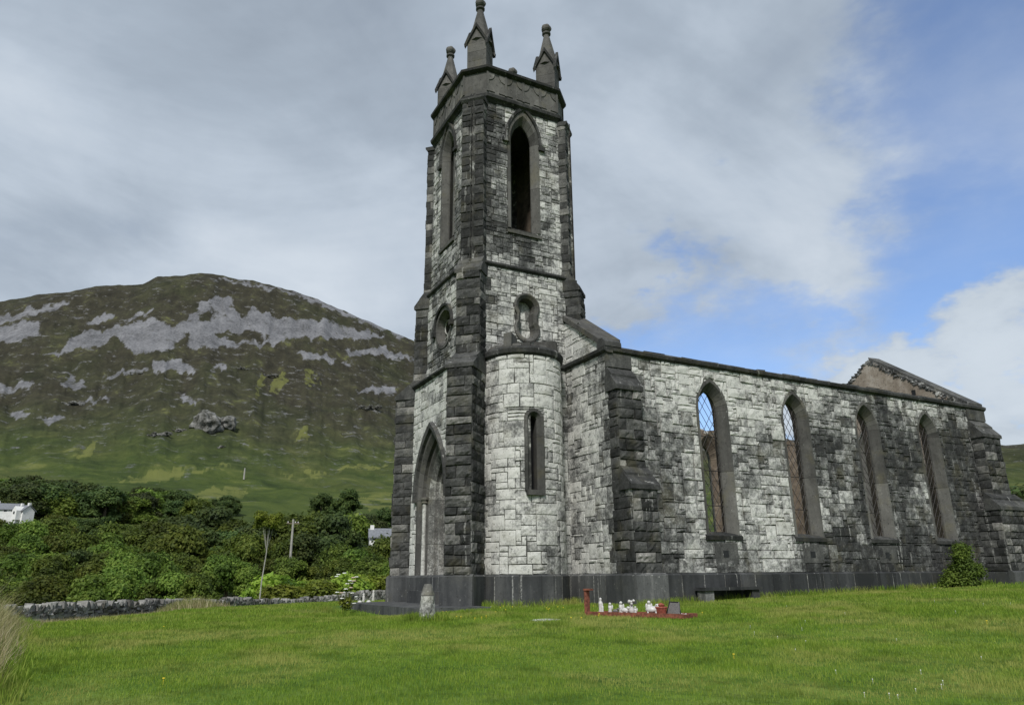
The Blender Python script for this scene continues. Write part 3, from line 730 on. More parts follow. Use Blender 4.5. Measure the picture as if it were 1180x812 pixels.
for (y, z) in ((2.55, 9.3), (1.15, 8.75)):
    mb = MB(); mb.box((LEN-TH-.012, y-.11, z-.16), (LEN-TH+.1, y+.09, z+.16), .1, .02, rnd); mb.build('joist_hole_shade', BLACK, church)  # solid black block paints the shade of a hole in the plaster
mb = MB()                                                     # gable coping
for side in (1, -1):
    n_ = 9
    for k in range(n_):
        y0 = CY*k/n_; y1 = CY*(k+1)/n_-.012
        ya, yb = (y0, y1) if side == 1 else (WID-y1, WID-y0)
        if side == -1 and k > 6: continue
        za, zb = gable(ya), gable(yb); t = rnd.uniform(.2, .6)
        mb.add([(LEN-TH+.1, ya, za-.1), (LEN+.12, ya, za-.1), (LEN+.12, yb, zb-.1), (LEN-TH+.1, yb, zb-.1), (LEN-TH+.1, ya, za+.06), (LEN+.12, ya, za+.1), (LEN+.12, yb, zb+.1), (LEN-TH+.1, yb, zb+.06)],
               [(3, 2, 1, 0), (4, 5, 6, 7), (0, 1, 5, 4), (1, 2, 6, 5), (2, 3, 7, 6), (3, 0, 4, 7)], t)
mb.build('gable_coping', DARK, church)

# eaves cornice and coping of the south wall, west wall string at the same height
def run_profile(mb_, F, u0, u1, prof, step, tone=(.25, .55), gap=.008, jit=.006, ur=None):
    r_ = ur or rnd; u = u0
    while u < u1-.01:
        e = min(u1, u+step*r_.uniform(.75, 1.25)); 
        if u1-e < step*.3: e = u1
        dz = r_.uniform(-jit, jit); dw = r_.uniform(-jit, jit)
        p = [(a+(dw if a > 0 else 0), b+dz) for a, b in prof]
        mb_.prism(p, lambda a, b: F(u+gap/2, b, a), lambda a, b: F(e-gap/2, b, a), r_.uniform(*tone)); u = e
mb = MB()
EAVE = [(-.2, 7.93), (.03, 7.93), (.13, 8.0), (.15, 8.10), (.07, 8.16), (-.2, 8.16)]
run_profile(mb, FS, -.02, LEN+.12, EAVE, .9, (.1, .4))
mb.build('eaves_cornice', DARK, church); mb = MB()
run_profile(mb, FW, -2.6, .14, EAVE, .8, (.15, .45)); mb.build('eaves_cornice', DARK, church); mb = MB()
run_profile(mb, FW, -WID-.1, -7.0, EAVE, .8, (.15, .45))
mb.build('eaves_cornice', DARK, church)
mb = MB()
u = .45
while u < LEN-.4:                                             # weathered top course above the cornice
    e = min(LEN-.3, u+rnd.uniform(.35, .95)); hh = rnd.uniform(.02, .075)
    mb.box((u+.006, -.02+rnd.uniform(-.02, .03), 8.14), (e-.006, TH-.1, 8.16+hh), rnd.uniform(.25, .8), .012, rnd); u = e
mb.build('wall_top_course', DARK, church)
mb = MB()
mb.prism([(-.32, 8.14), (.16, 8.14), (.14, 8.30), (-.02, 8.44), (-.32, 8.44)], lambda a, b: Vector((-.12, -a, b)), lambda a, b: Vector((.55, -a, b)), .35)
mb.build('kneeler_stone', DARK, church)
mb = MB()                                                     # coping up the west half gable
for (ya, yb) in [(.30+k*.79, .30+(k+1)*.79-.012) for k in range(3)]:
    za, zb = 8.12+.70*ya, 8.12+.70*yb
    mb.add([(-.10, ya, za), (.85, ya, za), (.85, yb, zb), (-.10, yb, zb), (-.10, ya, za+.20), (.85, ya, za+.26), (.85, yb, zb+.26), (-.10, yb, zb+.20)],
           [(3, 2, 1, 0), (4, 5, 6, 7), (0, 1, 5, 4), (1, 2, 6, 5), (2, 3, 7, 6), (3, 0, 4, 7)], rnd.uniform(.35, .7))
mb.build('gable_coping', FRAME, church)

# plinth: smooth dark slabs with pale joints
def plinth_run(F, u0, u1, rnd_, top=.9, out_=.12, tone=(.2, .7), z0=-.5, wl=(.62, .98), lime=.5):
    mb_ = MB(); lm = MB(); u = u0
    while u < u1-.02:
        e = min(u1, u+rnd_.uniform(*wl))
        if u1-e < .3: e = u1
        o_ = out_+rnd_.uniform(-.006, .006); nn = max(1, int((e-u)/.35)) if isinstance(F, Cyl) else 1
        for k in range(nn):
            a0 = u+(e-u)*k/nn+(.005 if k == 0 else 0); a1 = u+(e-u)*(k+1)/nn-(.005 if k == nn-1 else 0)
            p = [(-.1, z0), (o_, z0), (o_, top-.05), (.0, top+.02), (-.1, top+.02)]
            if k == 0: tt = rnd_.uniform(*tone)
            mb_.prism(p, lambda a, b: F(a0, b, a), lambda a, b: F(a1, b, a), tt)
        if rnd_.random() < lime and e < u1-.1:
            wj = rnd_.uniform(.005, .012)
            lm.prism([(out_-.03, z0), (out_+.009, z0), (out_+.009, top-.05), (out_-.03, top-.05)], lambda a, b: F(e-wj, b, a), lambda a, b: F(e+wj, b, a), rnd_.uniform(.1, .6))
        u = e
    return mb_, lm
PL = MB(); LMB = MB()
def merge(dst, src):
    b = len(dst.v); dst.v += src.v; dst.f += [tuple(b+i for i in f) for f in src.f]; dst.t += src.t
for F_, u0_, u1_, tn_ in ((FS, 1.0, 19.6, (.05, .45)), (FW, -2.6, 1.08, (.35, .75)), (FW, -WID-.1, -7.0, (.2, .7))):
    a, b = plinth_run(F_, u0_, u1_, rnd, tone=tn_, lime=.7); o_ = a.build('plinth', PLINTH, church); b.build('lime_joints', LIMEM, o_)

# corner buttresses of the nave: project south, flush with the end walls
def nave_buttress(x0, x1, west_rough=True, lower_x=None, seed=1):
    r_ = random.Random(seed); mb_ = MB(); lx0, lx1 = lower_x or (x0, x1); k = MB(); bt = empty('buttress', (x0, 0, 0), 0, church)
    tone = lambda: r_.choice((r_.uniform(.05, .45), r_.uniform(.1, .5), r_.uniform(.4, .85)))
    Y1, Y2 = -1.0, -.5
    def shaft(a0, a1, Yf, z0, z1):
        c = .03
        k.box((a0+c, Yf+c, z0), (a1-c, .05, z1), .3)
        coursed(mb_, Frame3((0, Yf, 0), (1, 0, 0), (0, -1, 0)), a0, a1, z0, z1, .33, .46, r_, tone, rough=.035, cell=.12, depth=(0, .05), chip=.02)
        coursed(mb_, Frame3((a0, 0, 0), (0, -1, 0), (-1, 0, 0)), 0.0, -Yf, z0, z1, .33, .42, r_, tone, rough=.025, cell=.14, depth=(0, .035), chip=.015)
        coursed(mb_, Frame3((a1, 0, 0), (0, 1, 0), (1, 0, 0)), Yf, 0.0, z0, z1, .33, .42, r_, tone, rough=.025, cell=.14, depth=(0, .035), chip=.015)
    shaft(lx0, lx1, Y1, .9, 3.45)
    mb_.build('lower_stonework', DARK, bt).matrix_parent_inverse = Matrix.Translation((-x0, 0, 0)); mb_ = MB()
    shaft(x0, x1, Y2, 3.35, 6.62)
    k.box((x0+.02, -.03, 6.6), (x1-.02, .05, 7.95), .3)
    # corner quoins above and behind, seated in the wall
    coursed(mb_, FS, x0, x1, .9, 7.93, .42, .6, r_, tone, depth=(.0, .02), rough=.02)
    k.build('buttress_core', MORT, bt).matrix_parent_inverse = Matrix.Translation((-x0, 0, 0))
    mb_.build('upper_stonework', DARK, bt).matrix_parent_inverse = Matrix.Translation((-x0, 0, 0))
    w_ = MB()
    def cap(a0, a1, ya, za, yb, zb):
        """two courses of sloping weathering from the drip edge (ya, za) up to the wall (yb, zb)"""
        ym, zm = (ya*.45+yb*.55), (za*.45+zb*.55)
        for (p, q_, z0, z1, ov) in ((ya, ym, za, zm, .07), (ym, yb, zm+.05, zb, .03)):
            w_.prism([(-p+.05+ov*.6, z0-.14), (-p+.05+ov*.6, z0), (-q_+.02, z1+.02), (-yb-.04, z1+.02), (-yb-.04, z0-.14)][::-1],
                     lambda a, b: Vector((a0-ov, -a, b)), lambda a, b: Vector((a1+ov, -a, b)), r_.uniform(.2, .45))
    cap(lx0, lx1, Y1, 3.5, Y2, 4.1); w_.build('lower_weathering', DARK, bt).matrix_parent_inverse = Matrix.Translation((-x0, 0, 0)); w_ = MB(); cap(x0, x1, Y2, 6.72, .0, 7.42)
    w_.box((x0-.03, -.07, 7.45), (x1+.02, .02, 7.93), .45, .01, r_)
    w_.build('upper_weathering', DARK, bt).matrix_parent_inverse = Matrix.Translation((-x0, 0, 0))
    p_ = MB()
    a_, b_ = plinth_run(Frame3((0, Y1, 0), (1, 0, 0), (0, -1, 0)), lx0-.1, lx1+.1, r_, tone=(.45, .8), wl=(1.2, 1.4)); merge(p_, a_)
    p_.box((lx0-.09, Y1-.09, -.5), (lx1+.11, -.05, .88), .5)
    p_.build('plinth_block', PLINTH, bt).matrix_parent_inverse = Matrix.Translation((-x0, 0, 0))
nave_buttress(0.0, .97, seed=4)
nave_buttress(19.72, 21.0, lower_x=(19.0, 21.25), seed=6)

# ------------------------------------------------------------------ tower
tower = church
def tone_tower(base, seed):
    def f(u, v):
        t = base+.45*pn(u, v, .45, seed)+.3*pn(u, v, 1.6, seed+1)+rnd.uniform(-.16, .13)
        return cl(t, .05, 1.0)
    return f
stages = [(-.3, 7.9, H1W, 2.30), (7.9, 11.55, H2, H2), (11.55, 18.5, H3, H3)]
OC = Ell(0, 9.70, .80, .80)
DOOR = Arch(0, 1.36, .45, 3.48, 5.86)
BEL = Arch(0, .56, 13.2, 17.05, 18.15)
LX0 = 2.6                                                     # tower west plane distance in the lowest stage
FTS = Frame3((CX, CY-H2, 0), (1, 0, 0), (0, -1, 0)); FTW = Frame3((CX-H2, CY, 0), (0, -1, 0), (-1, 0, 0))
FTS3 = Frame3((CX, CY-H3, 0), (1, 0, 0), (0, -1, 0)); FTW3 = Frame3((CX-H3, CY, 0), (0, -1, 0), (-1, 0, 0))
FTW1 = Frame3((CX-LX0, CY, 0), (0, -1, 0), (-1, 0, 0)); FTS1 = Frame3((CX, CY-2.27, 0), (1, 0, 0), (0, -1, 0))

def tone_ts(u, v):
    t = .74+.4*pn(u, v, .5, 21)+.3*pn(u, v, 1.7, 22)+rnd.uniform(-.2, .15)
    if v > 11.6: t -= .12
    if v > 11.6: t -= .5*cl(1-(u+1.75)/1.1)*cl((v-11.8)/2)*(.6+.8*pn(u, v, .9, 5)+.4)
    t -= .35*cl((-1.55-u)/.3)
    if 12 < v < 13.1 and abs(u) < .7: t -= .15
    return cl(t, .05, 1.)
def tone_tw(u, v):
    t = .50+.35*pn(u, v, .5, 31)+rnd.uniform(-.2, .2)
    if u < -1.3 and v < 11.5: t += .35                             # pale strip by the north buttress
    if v < 7.9: t += .25
    return cl(t, .08, 1.)
holesS3 = [BEL]; 
NICHE = [Ell(0, 10.13, .47, .47), Ell(0, 9.27, .47, .47)]
mb = MB()
rubble(mb, FTS1, -1.85, 2.2, .9, 7.95, .16, .16, rnd, tone_ts, rough=.016)
rubble(mb, FTS, -1.8, 1.95, 8.0, 11.5, .13, .12, rnd, tone_ts, [Ell(0, 9.7, .5, .95)], rough=.014)
rubble(mb, FTS3, -1.75, 1.85, 11.65, 18.5, .115, .105, rnd, tone_ts, [Arch(0, .68, 12.95, 17.05, 18.38)], rough=.014)
rubble(mb, FTW1, -2.0, 1.9, .9, 7.75, .16, .16, rnd, tone_tw, [Arch(0, 1.45, -1, 3.48, 6.02)], rough=.016)
rubble(mb, FTW, -1.95, 1.8, 8.0, 11.5, .13, .12, rnd, tone_tw, [OC], rough=.014)
rubble(mb, FTW3, -1.85, 1.75, 11.65, 18.5, .115, .105, rnd, tone_tw, [Arch(0, .68, 12.95, 17.05, 18.38)], rough=.014)
mb.build('tower_wall', ASH, tower)

def oval8(o=0.0, n=14):
    """outline of the figure-of-eight niche, offset outwards by o"""
    r_ = .36+o; pts = []
    for k in range(n+1):
        a_ = -math.radians(38)+math.radians(256)*k/n; pts.append((r_*math.cos(a_), 10.12+r_*math.sin(a_)))
    low = [(-x, 19.40-y) for x, y in pts]
    return pts+low
NO = [(x*1.0, y) for x, y in oval8(0.05)]
mb = MB()
zt = 18.55
face_holes(mb, FTS1, [(-2.2, -.3), (2.2, -.3), (2.2, 7.95), (-2.2, 7.95)], [], -.015)
face_holes(mb, FTS, [(-2.2, 7.9), (2.2, 7.9), (2.2, 11.6), (-2.2, 11.6)], [NO], -.015)
face_holes(mb, FTS3, [(-2.15, 11.5), (2.15, 11.5), (2.15, zt), (-2.15, zt)], [BEL.outline(0)], -.015)
face_holes(mb, FTW1, [(-2.5, -.3), (2.4, -.3), (2.4, 7.9), (-2.5, 7.9)], [DOOR.outline(0, base=.9)], -.015)
face_holes(mb, FTW, [(-2.2, 7.9), (2.2, 7.9), (2.2, 11.6), (-2.2, 11.6)], [[(.66*math.cos(a_), 9.7+.66*math.sin(a_)) for a_ in np.linspace(0, 2*math.pi, 24, endpoint=False)]], -.015)
face_holes(mb, FTW3, [(-2.15, 11.5), (2.15, 11.5), (2.15, zt), (-2.15, zt)], [BEL.outline(0)], -.015)
FTE = Frame3((CX+H3, CY, 0), (0, 1, 0), (1, 0, 0)); FTN = Frame3((CX, CY+H3, 0), (-1, 0, 0), (0, 1, 0))
for F_ in (FTE, FTN): face_holes(mb, F_, [(-2.2, -.3), (2.2, -.3), (2.2, zt), (-2.2, zt)], [], 0.0)
# set-offs between stages (closed under the strings), inner faces and the deck
mb.box((CX-LX0+.02, CY-2.25, 7.80), (CX+2.2, CY+2.3, 7.96), .3)
mb.box((CX-H2+.02, CY-H2+.02, 11.46), (CX+H2-.02, CY+H2-.02, 11.6), .3)
mb.box((CX-LX0+.02, CY-2.25, -.3), (CX-2.0, CY-1.37, 7.8), .3); mb.box((CX-LX0+.02, CY+1.37, -.3), (CX-2.0, CY+2.35, 7.8), .3)
mb.build('tower_core', MORT, tower)
mb = MB()                                                     # walls of the belfry inside
t_ = .75
FTSi = Frame3((CX, CY-H3+t_, 0), (1, 0, 0), (0, 1, 0)); FTWi = Frame3((CX-H3+t_, CY, 0), (0, -1, 0), (1, 0, 0))
face_holes(mb, FTSi, [(-1.45, 11.6), (1.45, 11.6), (1.45, 18.5), (-1.45, 18.5)], [BEL.outline(.33)], 0, .3)
face_holes(mb, FTWi, [(-1.45, 11.6), (1.45, 11.6), (1.45, 18.5), (-1.45, 18.5)], [BEL.outline(.33)], 0, .3)
mb.box((CX-1.5, CY+1.45, 11.6), (CX+1.5, CY+1.6, 18.5), .25); mb.box((CX+1.45, CY-1.5, 11.6), (CX+1.6, CY+1.5, 18.5), .25)
mb.box((CX-1.9, CY-1.9, 18.40), (CX+1.9, CY+1.9, 18.52), .2)
mb.build('belfry_interior', PLASTER, tower)

# belfry openings with chamfered surround and hood mould
for F_ in (FTS3, FTW3):
    o_ = empty('belfry_opening', F_(0, 13.2, 0), 0, tower); iv_ = Matrix.Translation(-F_(0, 13.2, 0))
    m1 = MB(); sweep_frame(m1, F_, BEL, [(.13, -.03), (.13, .03), (.02, .03), (-.13, -.20), (-.13, -.26), (.34, -.76)], rnd, (.3, .7))
    m1.build('opening_surround', FRAME, o_).matrix_parent_inverse = iv_
    m2 = MB(); AH = Arch(0, .56, 16.95, 17.05, 18.15)
    sweep_frame(m2, F_, AH, [(.13, .02), (.15, .09), (.22, .11), (.24, .0)], rnd, (.15, .45), seg=3)
    for sx in (-1, 1): m2.box(*[tuple(map(min if i == 0 else max, F_(sx*.66, 16.80, .0), F_(sx*.92, 16.96, .12))) for i in (0, 1)], .2)
    m2.build('hood_mould', DARK, o_).matrix_parent_inverse = iv_
    m3 = MB(); m3.prism([(-.5, 12.98), (.07, 12.98), (.08, 13.1), (-.2, 13.24), (-.5, 13.24)], lambda a, b: F_(-.72, b, a), lambda a, b: F_(.72, b, a), .5)
    m3.build('opening_sill', FRAME, o_).matrix_parent_inverse = iv_

# figure-of-eight niche on the south face
o_ = empty('niche', FTS(0, 9.7, 0), 0, tower); iv_ = Matrix.Translation(-FTS(0, 9.7, 0))
m1 = MB(); sweep_frame(m1, FTS, None, [(.16, -.02), (.16, .08), (.10, .10), (-.02, .02), (-.07, -.30)], rnd, (.3, .65), seg=3, closed=True, outl=oval8)
m1.build('niche_surround', FRAME, o_).matrix_parent_inverse = iv_
m1 = MB(); face_holes(m1, FTS, oval8(.0), [], -.28, .75)
for q_ in range(9): m1.box(tuple(FTS(-.3+.2*(q_ % 3), 8.95+.36*(q_//3)+.04, -.25)), tuple(FTS(-.12+.2*(q_ % 3), 9.28+.36*(q_//3), -.33)), rnd.uniform(.4, 1), .02, rnd)
m1.build('niche_back', LIMEM, o_).matrix_parent_inverse = iv_

# oculus on the west face
o_ = empty('oculus', FTW(0, 9.7, 0), 0, tower); iv_ = Matrix.Translation(-FTW(0, 9.7, 0))
circ = lambda o, n=32: [((.60+o)*math.cos(2*math.pi*k/n), 9.7+(.60+o)*math.sin(2*math.pi*k/n)) for k in range(n)]
m1 = MB(); sweep_frame(m1, FTW, None, [(.2, -.02), (.2, .03), (.08, .03), (-.02, -.25), (-.02, -.32), (.05, -.7)], rnd, (.3, .65), seg=4, closed=True, outl=circ)
m1.build('oculus_surround', FRAME, o_).matrix_parent_inverse = iv_
m2 = MB(); arc = lambda o: [((.80+o)*math.cos(a_), 9.75+(.80+o)*math.sin(a_)) for a_ in np.linspace(-.05, math.pi+.05, 20)]
sweep_frame(m2, FTW, None, [(-.03, .02), (-.02, .1), (.07, .12), (.08, -.01)], rnd, (.1, .4), seg=3, outl=arc)
for sx in (-1, 1):
    a_ = FTW(sx*.74, 9.55, .0); b_ = FTW(sx*.94, 9.74, .14); m2.box(tuple(min(p, q_) for p, q_ in zip(a_, b_)), tuple(max(p, q_) for p, q_ in zip(a_, b_)), .2)
m2.build('hood_mould', DARK, o_).matrix_parent_inverse = iv_
m3 = MB()
for a_ in (90, 210, 330):
    ca, sa = math.cos(R(a_)), math.sin(R(a_))
    m3.tube([FTW(0, 9.7, -.27), FTW(.58*ca, 9.7+.58*sa, -.27)], .028, 6, .8)
for a_ in (30, 150, 270):
    ca, sa = math.cos(R(a_)), math.sin(R(a_))
    m3.tube([FTW(.30*ca+.27*math.cos(q_), 9.7+.30*sa+.27*math.sin(q_), -.27) for q_ in np.linspace(0, 2*math.pi, 17)], .026, 6, .8, cap=False)
m3.build('tracery', LIMEM, o_).matrix_parent_inverse = iv_
m4 = MB(); m4.box((CX-H2+.7, CY-.9, 8.8), (CX-H2+.78, CY+.9, 10.6), .35); m4.build('oculus_backing', PLASTER, o_).matrix_parent_inverse = iv_

# west doorway: hood, splayed orders with a pale shaft, dark opening
dw = empty('west_doorway', FTW1(0, .45, 0), 0, tower); iv_ = Matrix.Translation(-FTW1(0, .45, 0))
m1 = MB(); AHD = Arch(0, 1.36, 3.40, 3.48, 5.86)
sweep_frame(m1, FTW1, AHD, [(.0, .02), (.02, .13), (.13, .16), (.16, -.02)], rnd, (.25, .5), seg=3)
m1.build('hood_mould', DARK, dw).matrix_parent_inverse = iv_
m1 = MB(); sweep_frame(m1, FTW1, DOOR, [(.05, -.03), (.03, .02), (-.10, .02), (-.20, -.10), (-.20, -.22), (-.30, -.22), (-.36, -.30)], rnd, (.3, .6), seg=2)
m1.build('outer_order', FRAME, dw).matrix_parent_inverse = iv_
m1 = MB(); sweep_frame(m1, FTW1, DOOR, [(-.36, -.30), (-.52, -.46), (-.52, -.60), (-.62, -.62), (-.62, -1.15)], rnd, (.2, .6), seg=2)
m1.build('inner_order', LIMEM, dw).matrix_parent_inverse = iv_  # paler material carries the light falling on the inner jamb
for sx in (-1, 1):
    m1 = MB(); m1.tube([FTW1(sx*1.08, .55, -.17), FTW1(sx*1.08, 3.38, -.17)], .075, 10, .9); m1.build('door_shaft', LIMEM, dw).matrix_parent_inverse = iv_
    m1 = MB(); m1.lathe([(.08, 0), (.12, .04), (.10, .09), (.14, .16), (.14, .22), (.06, .24)], tuple(FTW1(sx*1.08, 3.34, -.17)), 12, .6); m1.build('capital', FRAME, dw).matrix_parent_inverse = iv_
m1 = MB(); m1.box((CX-LX0+1.2, CY-1.1, -.2), (CX-LX0+1.28, CY+1.1, 5.9), .05); m1.build('interior_shade_panel', DARK, dw).matrix_parent_inverse = iv_  # dark panel stands in for the shade inside the doorway
m1 = MB(); m1.box((CX-LX0-.3, CY-1.3, -.3), (CX-LX0+1.2, CY+1.3, .42), .5); m1.build('threshold', PLINTH, dw).matrix_parent_inverse = iv_

# tower plinth west side
a, b = plinth_run(FTW1, -1.9, 1.8, rnd, tone=(.35, .7), out_=.10)
merge(a, b); a.build('tower_plinth', PLINTH, tower)

# diagonal buttresses, three stages, on the four corners
def diag(sx, sy, name_seed, full=True):
    r_ = random.Random(name_seed); n_ = Vector((sx, sy, 0)).normalized(); t_v = Vector((-n_.y, n_.x, 0))
    C0 = Vector((CX, CY, 0)); bt = empty('diagonal_buttress', C0+n_*3.0, 0, tower); iv__ = Matrix.Translation(-(C0+n_*3.0))
    st = MB(); co = MB(); we = MB(); W2 = .44
    tone = lambda: r_.choice((r_.uniform(.05, .45), r_.uniform(.1, .5), r_.uniform(.45, .85)))
    for (D, z0, z1, ch, rg) in ((4.0, .9, 7.42, .31, .07), (3.31, 7.98, 11.05, .33, .05), (2.99, 11.55, 18.35, .33, .03)):
        O = C0+n_*D
        Ff = Frame3(O, t_v, n_); Fl = Frame3(O+t_v*W2, n_*-1, t_v); Fr = Frame3(O-t_v*W2, n_, -t_v)
        co.add([O+t_v*(W2-.02)-n_*.02+Vector((0, 0, z0-.3)), O-t_v*(W2-.02)-n_*.02+Vector((0, 0, z0-.3)), C0+n_*1.8-t_v*(W2-.02)+Vector((0, 0, z0-.3)), C0+n_*1.8+t_v*(W2-.02)+Vector((0, 0, z0-.3)),
                O+t_v*(W2-.02)-n_*.02+Vector((0, 0, z1)), O-t_v*(W2-.02)-n_*.02+Vector((0, 0, z1)), C0+n_*1.8-t_v*(W2-.02)+Vector((0, 0, z1)), C0+n_*1.8+t_v*(W2-.02)+Vector((0, 0, z1))],
               [(0, 1, 2, 3), (7, 6, 5, 4), (0, 4, 5, 1), (1, 5, 6, 2), (2, 6, 7, 3), (3, 7, 4, 0)], .3)
        coursed(st, Ff, -W2, W2, z0, z1, ch, .47, r_, tone, depth=(.0, rg), rough=rg*.7, cell=.12, jit=.25, chip=.015)
        ret = min(1.2, D-1.9) if D > 3.5 else .75
        coursed(st, Fl, 0, ret, z0, z1, ch, .5, r_, tone, depth=(-.01, rg*.5), rough=rg*.5, cell=.14)
        coursed(st, Fr, -ret, 0, z0, z1, ch, .5, r_, tone, depth=(-.01, rg*.5), rough=rg*.5, cell=.14)
        st.build({4.0: 'lower_stonework', 3.31: 'middle_stonework', 2.99: 'upper_stonework'}[D], DARK, bt).matrix_parent_inverse = iv__; st = MB()
    def wedge(D0, z0, D1, z1, ov=.06):
        dm, zm = (D0*.5+D1*.5), (z0*.5+z1*.5)
        for (p, q_, za, zb, o2) in ((D0+ov, dm, z0, zm, ov), (dm+.03, D1-.02, zm+.02, z1, .02)):
            we.prism([(2.2, za-.13), (p, za-.13), (p, za), (q_, zb), (2.2, zb)], lambda a, b: C0+n_*a+t_v*(W2+o2)+Vector((0, 0, b)), lambda a, b: C0+n_*a-t_v*(W2+o2)+Vector((0, 0, b)), r_.uniform(.2, .5))
    wedge(4.0, 7.5, 3.31, 8.1); we.build('lower_weathering', DARK, bt).matrix_parent_inverse = iv__; we = MB()
    wedge(3.31, 11.15, 2.99, 11.72); we.build('middle_weathering', DARK, bt).matrix_parent_inverse = iv__; we = MB()
    we.prism([(2.2, 18.2), (2.99+.03, 18.2), (2.99+.1, 18.3), (2.99+.1, 18.38), (2.2, 18.38)], lambda a, b: C0+n_*a+t_v*(W2+.04)+Vector((0, 0, b)), lambda a, b: C0+n_*a-t_v*(W2+.04)+Vector((0, 0, b)), .4)
    co.build('buttress_core', MORT, bt).matrix_parent_inverse = iv__
    we.build('buttress_cap', DARK, bt).matrix_parent_inverse = iv__
    pl = MB(); O = C0+n_*4.0
    for (F_, u0, u1, tn) in ((Frame3(O, t_v, n_), -W2-.09, W2+.09, .62), (Frame3(O+t_v*W2, n_*-1, t_v), 0, 1.6, .5), (Frame3(O-t_v*W2, n_, -t_v), -1.6, 0, .25)):
        pl.prism([(-.05, -.6), (.1, -.6), (.1, .86), (.0, .93), (-.05, .93)], lambda a, b: F_(u0, b, a), lambda a, b: F_(u1, b, a), tn)
    pl.build('plinth_block', PLINTH, bt).matrix_parent_inverse = iv__
diag(-1, -1, 3); diag(-1, 1, 5); diag(1, -1, 8); diag(1, 1, 9)

# string courses
mb = MB()
SP = lambda z: [(-.08, z-.14), (.03, z-.14), (.10, z-.07), (.10, z), (-.08, z+.10)]
for F_, a0, a1 in ((FTS, -1.95, 1.95), (FTW, -1.95, 1.95)):
    run_profile(mb, F_, a0, a1, SP(11.60), 1.2, (.15, .4)); mb.build('string_course', DARK, tower); mb = MB()
run_profile(mb, FTW1, -2.0, 1.9, [(-.3, 7.72), (.04, 7.72), (.12, 7.8), (.12, 7.86), (-.38, 8.10)], 1.2, (.15, .4)); mb.build('string_course', DARK, tower); mb = MB()
run_profile(mb, FTS1, 1.0, 2.2, [(-.2, 7.90), (.04, 7.90), (.12, 7.98), (.14, 8.08), (-.05, 8.18)], 1.2, (.15, .4))
mb.build('string_course', DARK, tower)

# parapet: chamfered square between two cornices
def octa(q_, c): return [(-q_+c, -q_), (q_-c, -q_), (q_, -q_+c), (q_, q_-c), (q_-c, q_), (-q_+c, q_), (-q_, q_-c), (-q_, -q_+c)]
def ring(mb_, prof, tn=(.2, .5)):
    rs = []
    for o, z in prof:
        q_ = 2.25+o; c = .68+o*.586
        rs.append([Vector((CX+x, CY+y, z)) for x, y in octa(q_, c)])
    for i in range(8):
        i2 = (i+1) % 8; n_ = 5 if i % 2 == 0 else 1
        for k in range(n_):
            t = rnd.uniform(*tn); vs_ = []
            for r_ in rs: vs_ += [r_[i].lerp(r_[i2], k/n_), r_[i].lerp(r_[i2], (k+1)/n_)]
            mb_.add(vs_, [(2*j, 2*j+1, 2*j+3, 2*j+2) for j in range(len(rs)-1)], t)
    for idx in (0, -1):
        mb_.add(rs[idx], [tuple(range(8)) if idx else tuple(range(8))[::-1]], .4)
mb = MB(); ring(mb, [(-.35, 18.30), (-.02, 18.36), (.04, 18.44), (.13, 18.50), (.15, 18.62), (.02, 18.74), (-.2, 18.76)], (.1, .35)); mb.build('lower_cornice', DARK, tower)
mb = MB(); ring(mb, [(-.3, 18.72), (.0, 18.72), (.0, 19.75), (-.3, 19.75)], (.35, .7))
# sunk diamond panels along each side of the parapet
mb.build('parapet', FRAME, tower)
mb = MB()
for (F_) in (Frame3((CX, CY-2.25, 0), (1, 0, 0), (0, -1, 0)), Frame3((CX-2.25, CY, 0), (0, -1, 0), (-1, 0, 0)), Frame3((CX+2.25, CY, 0), (0, 1, 0), (1, 0, 0)), Frame3((CX, CY+2.25, 0), (-1, 0, 0), (0, 1, 0))):
    for k in range(4):
        uc = -1.17+.78*k
        def bar(p, q_, wd, w0=.0, w1=.045, t=.4):
            d_ = Vector((q_[0]-p[0], q_[1]-p[1])).normalized(); nn = Vector((-d_.y, d_.x))*wd
            c4 = [(p[0]-nn.x, p[1]-nn.y), (q_[0]-nn.x, q_[1]-nn.y), (q_[0]+nn.x, q_[1]+nn.y), (p[0]+nn.x, p[1]+nn.y)]
            mb.prism(c4, lambda a, b: F_(a, b, w0), lambda a, b: F_(a, b, w1), t)
        # frame of the panel
        bar((uc-.39, 18.80), (uc-.39, 19.70), .045, t=.5)
        if k == 3: bar((uc+.39, 18.80), (uc+.39, 19.70), .045, t=.5)
        # curved sided diamond: four raised cusps
        for (sx, sy) in ((1, 1), (-1, 1), (1, -1), (-1, -1)):
            cx_, cz_ = uc+sx*.36, 19.25+sy*.42
            arcp = [(cx_-sx*.27*math.sin(a_), cz_-sy*.33*math.cos(a_)) for a_ in np.linspace(0, math.pi/2, 6)]
            poly_ = [(cx_, cz_)]+arcp
            if sx*sy < 0: poly_ = poly_[::-1]
            mb.prism(poly_, lambda a, b: F_(a, b, .0), lambda a, b: F_(a, b, .03), rnd.uniform(.4, .8))
    mb.build('parapet_tracery', FRAME, tower); mb = MB()
mb = MB(); ring(mb, [(-.3, 19.66), (.0, 19.70), (.08, 19.74), (.16, 19.80), (.17, 19.90), (.02, 20.02), (-.3, 20.02)], (.1, .35)); mb.build('upper_cornice', DARK, tower)

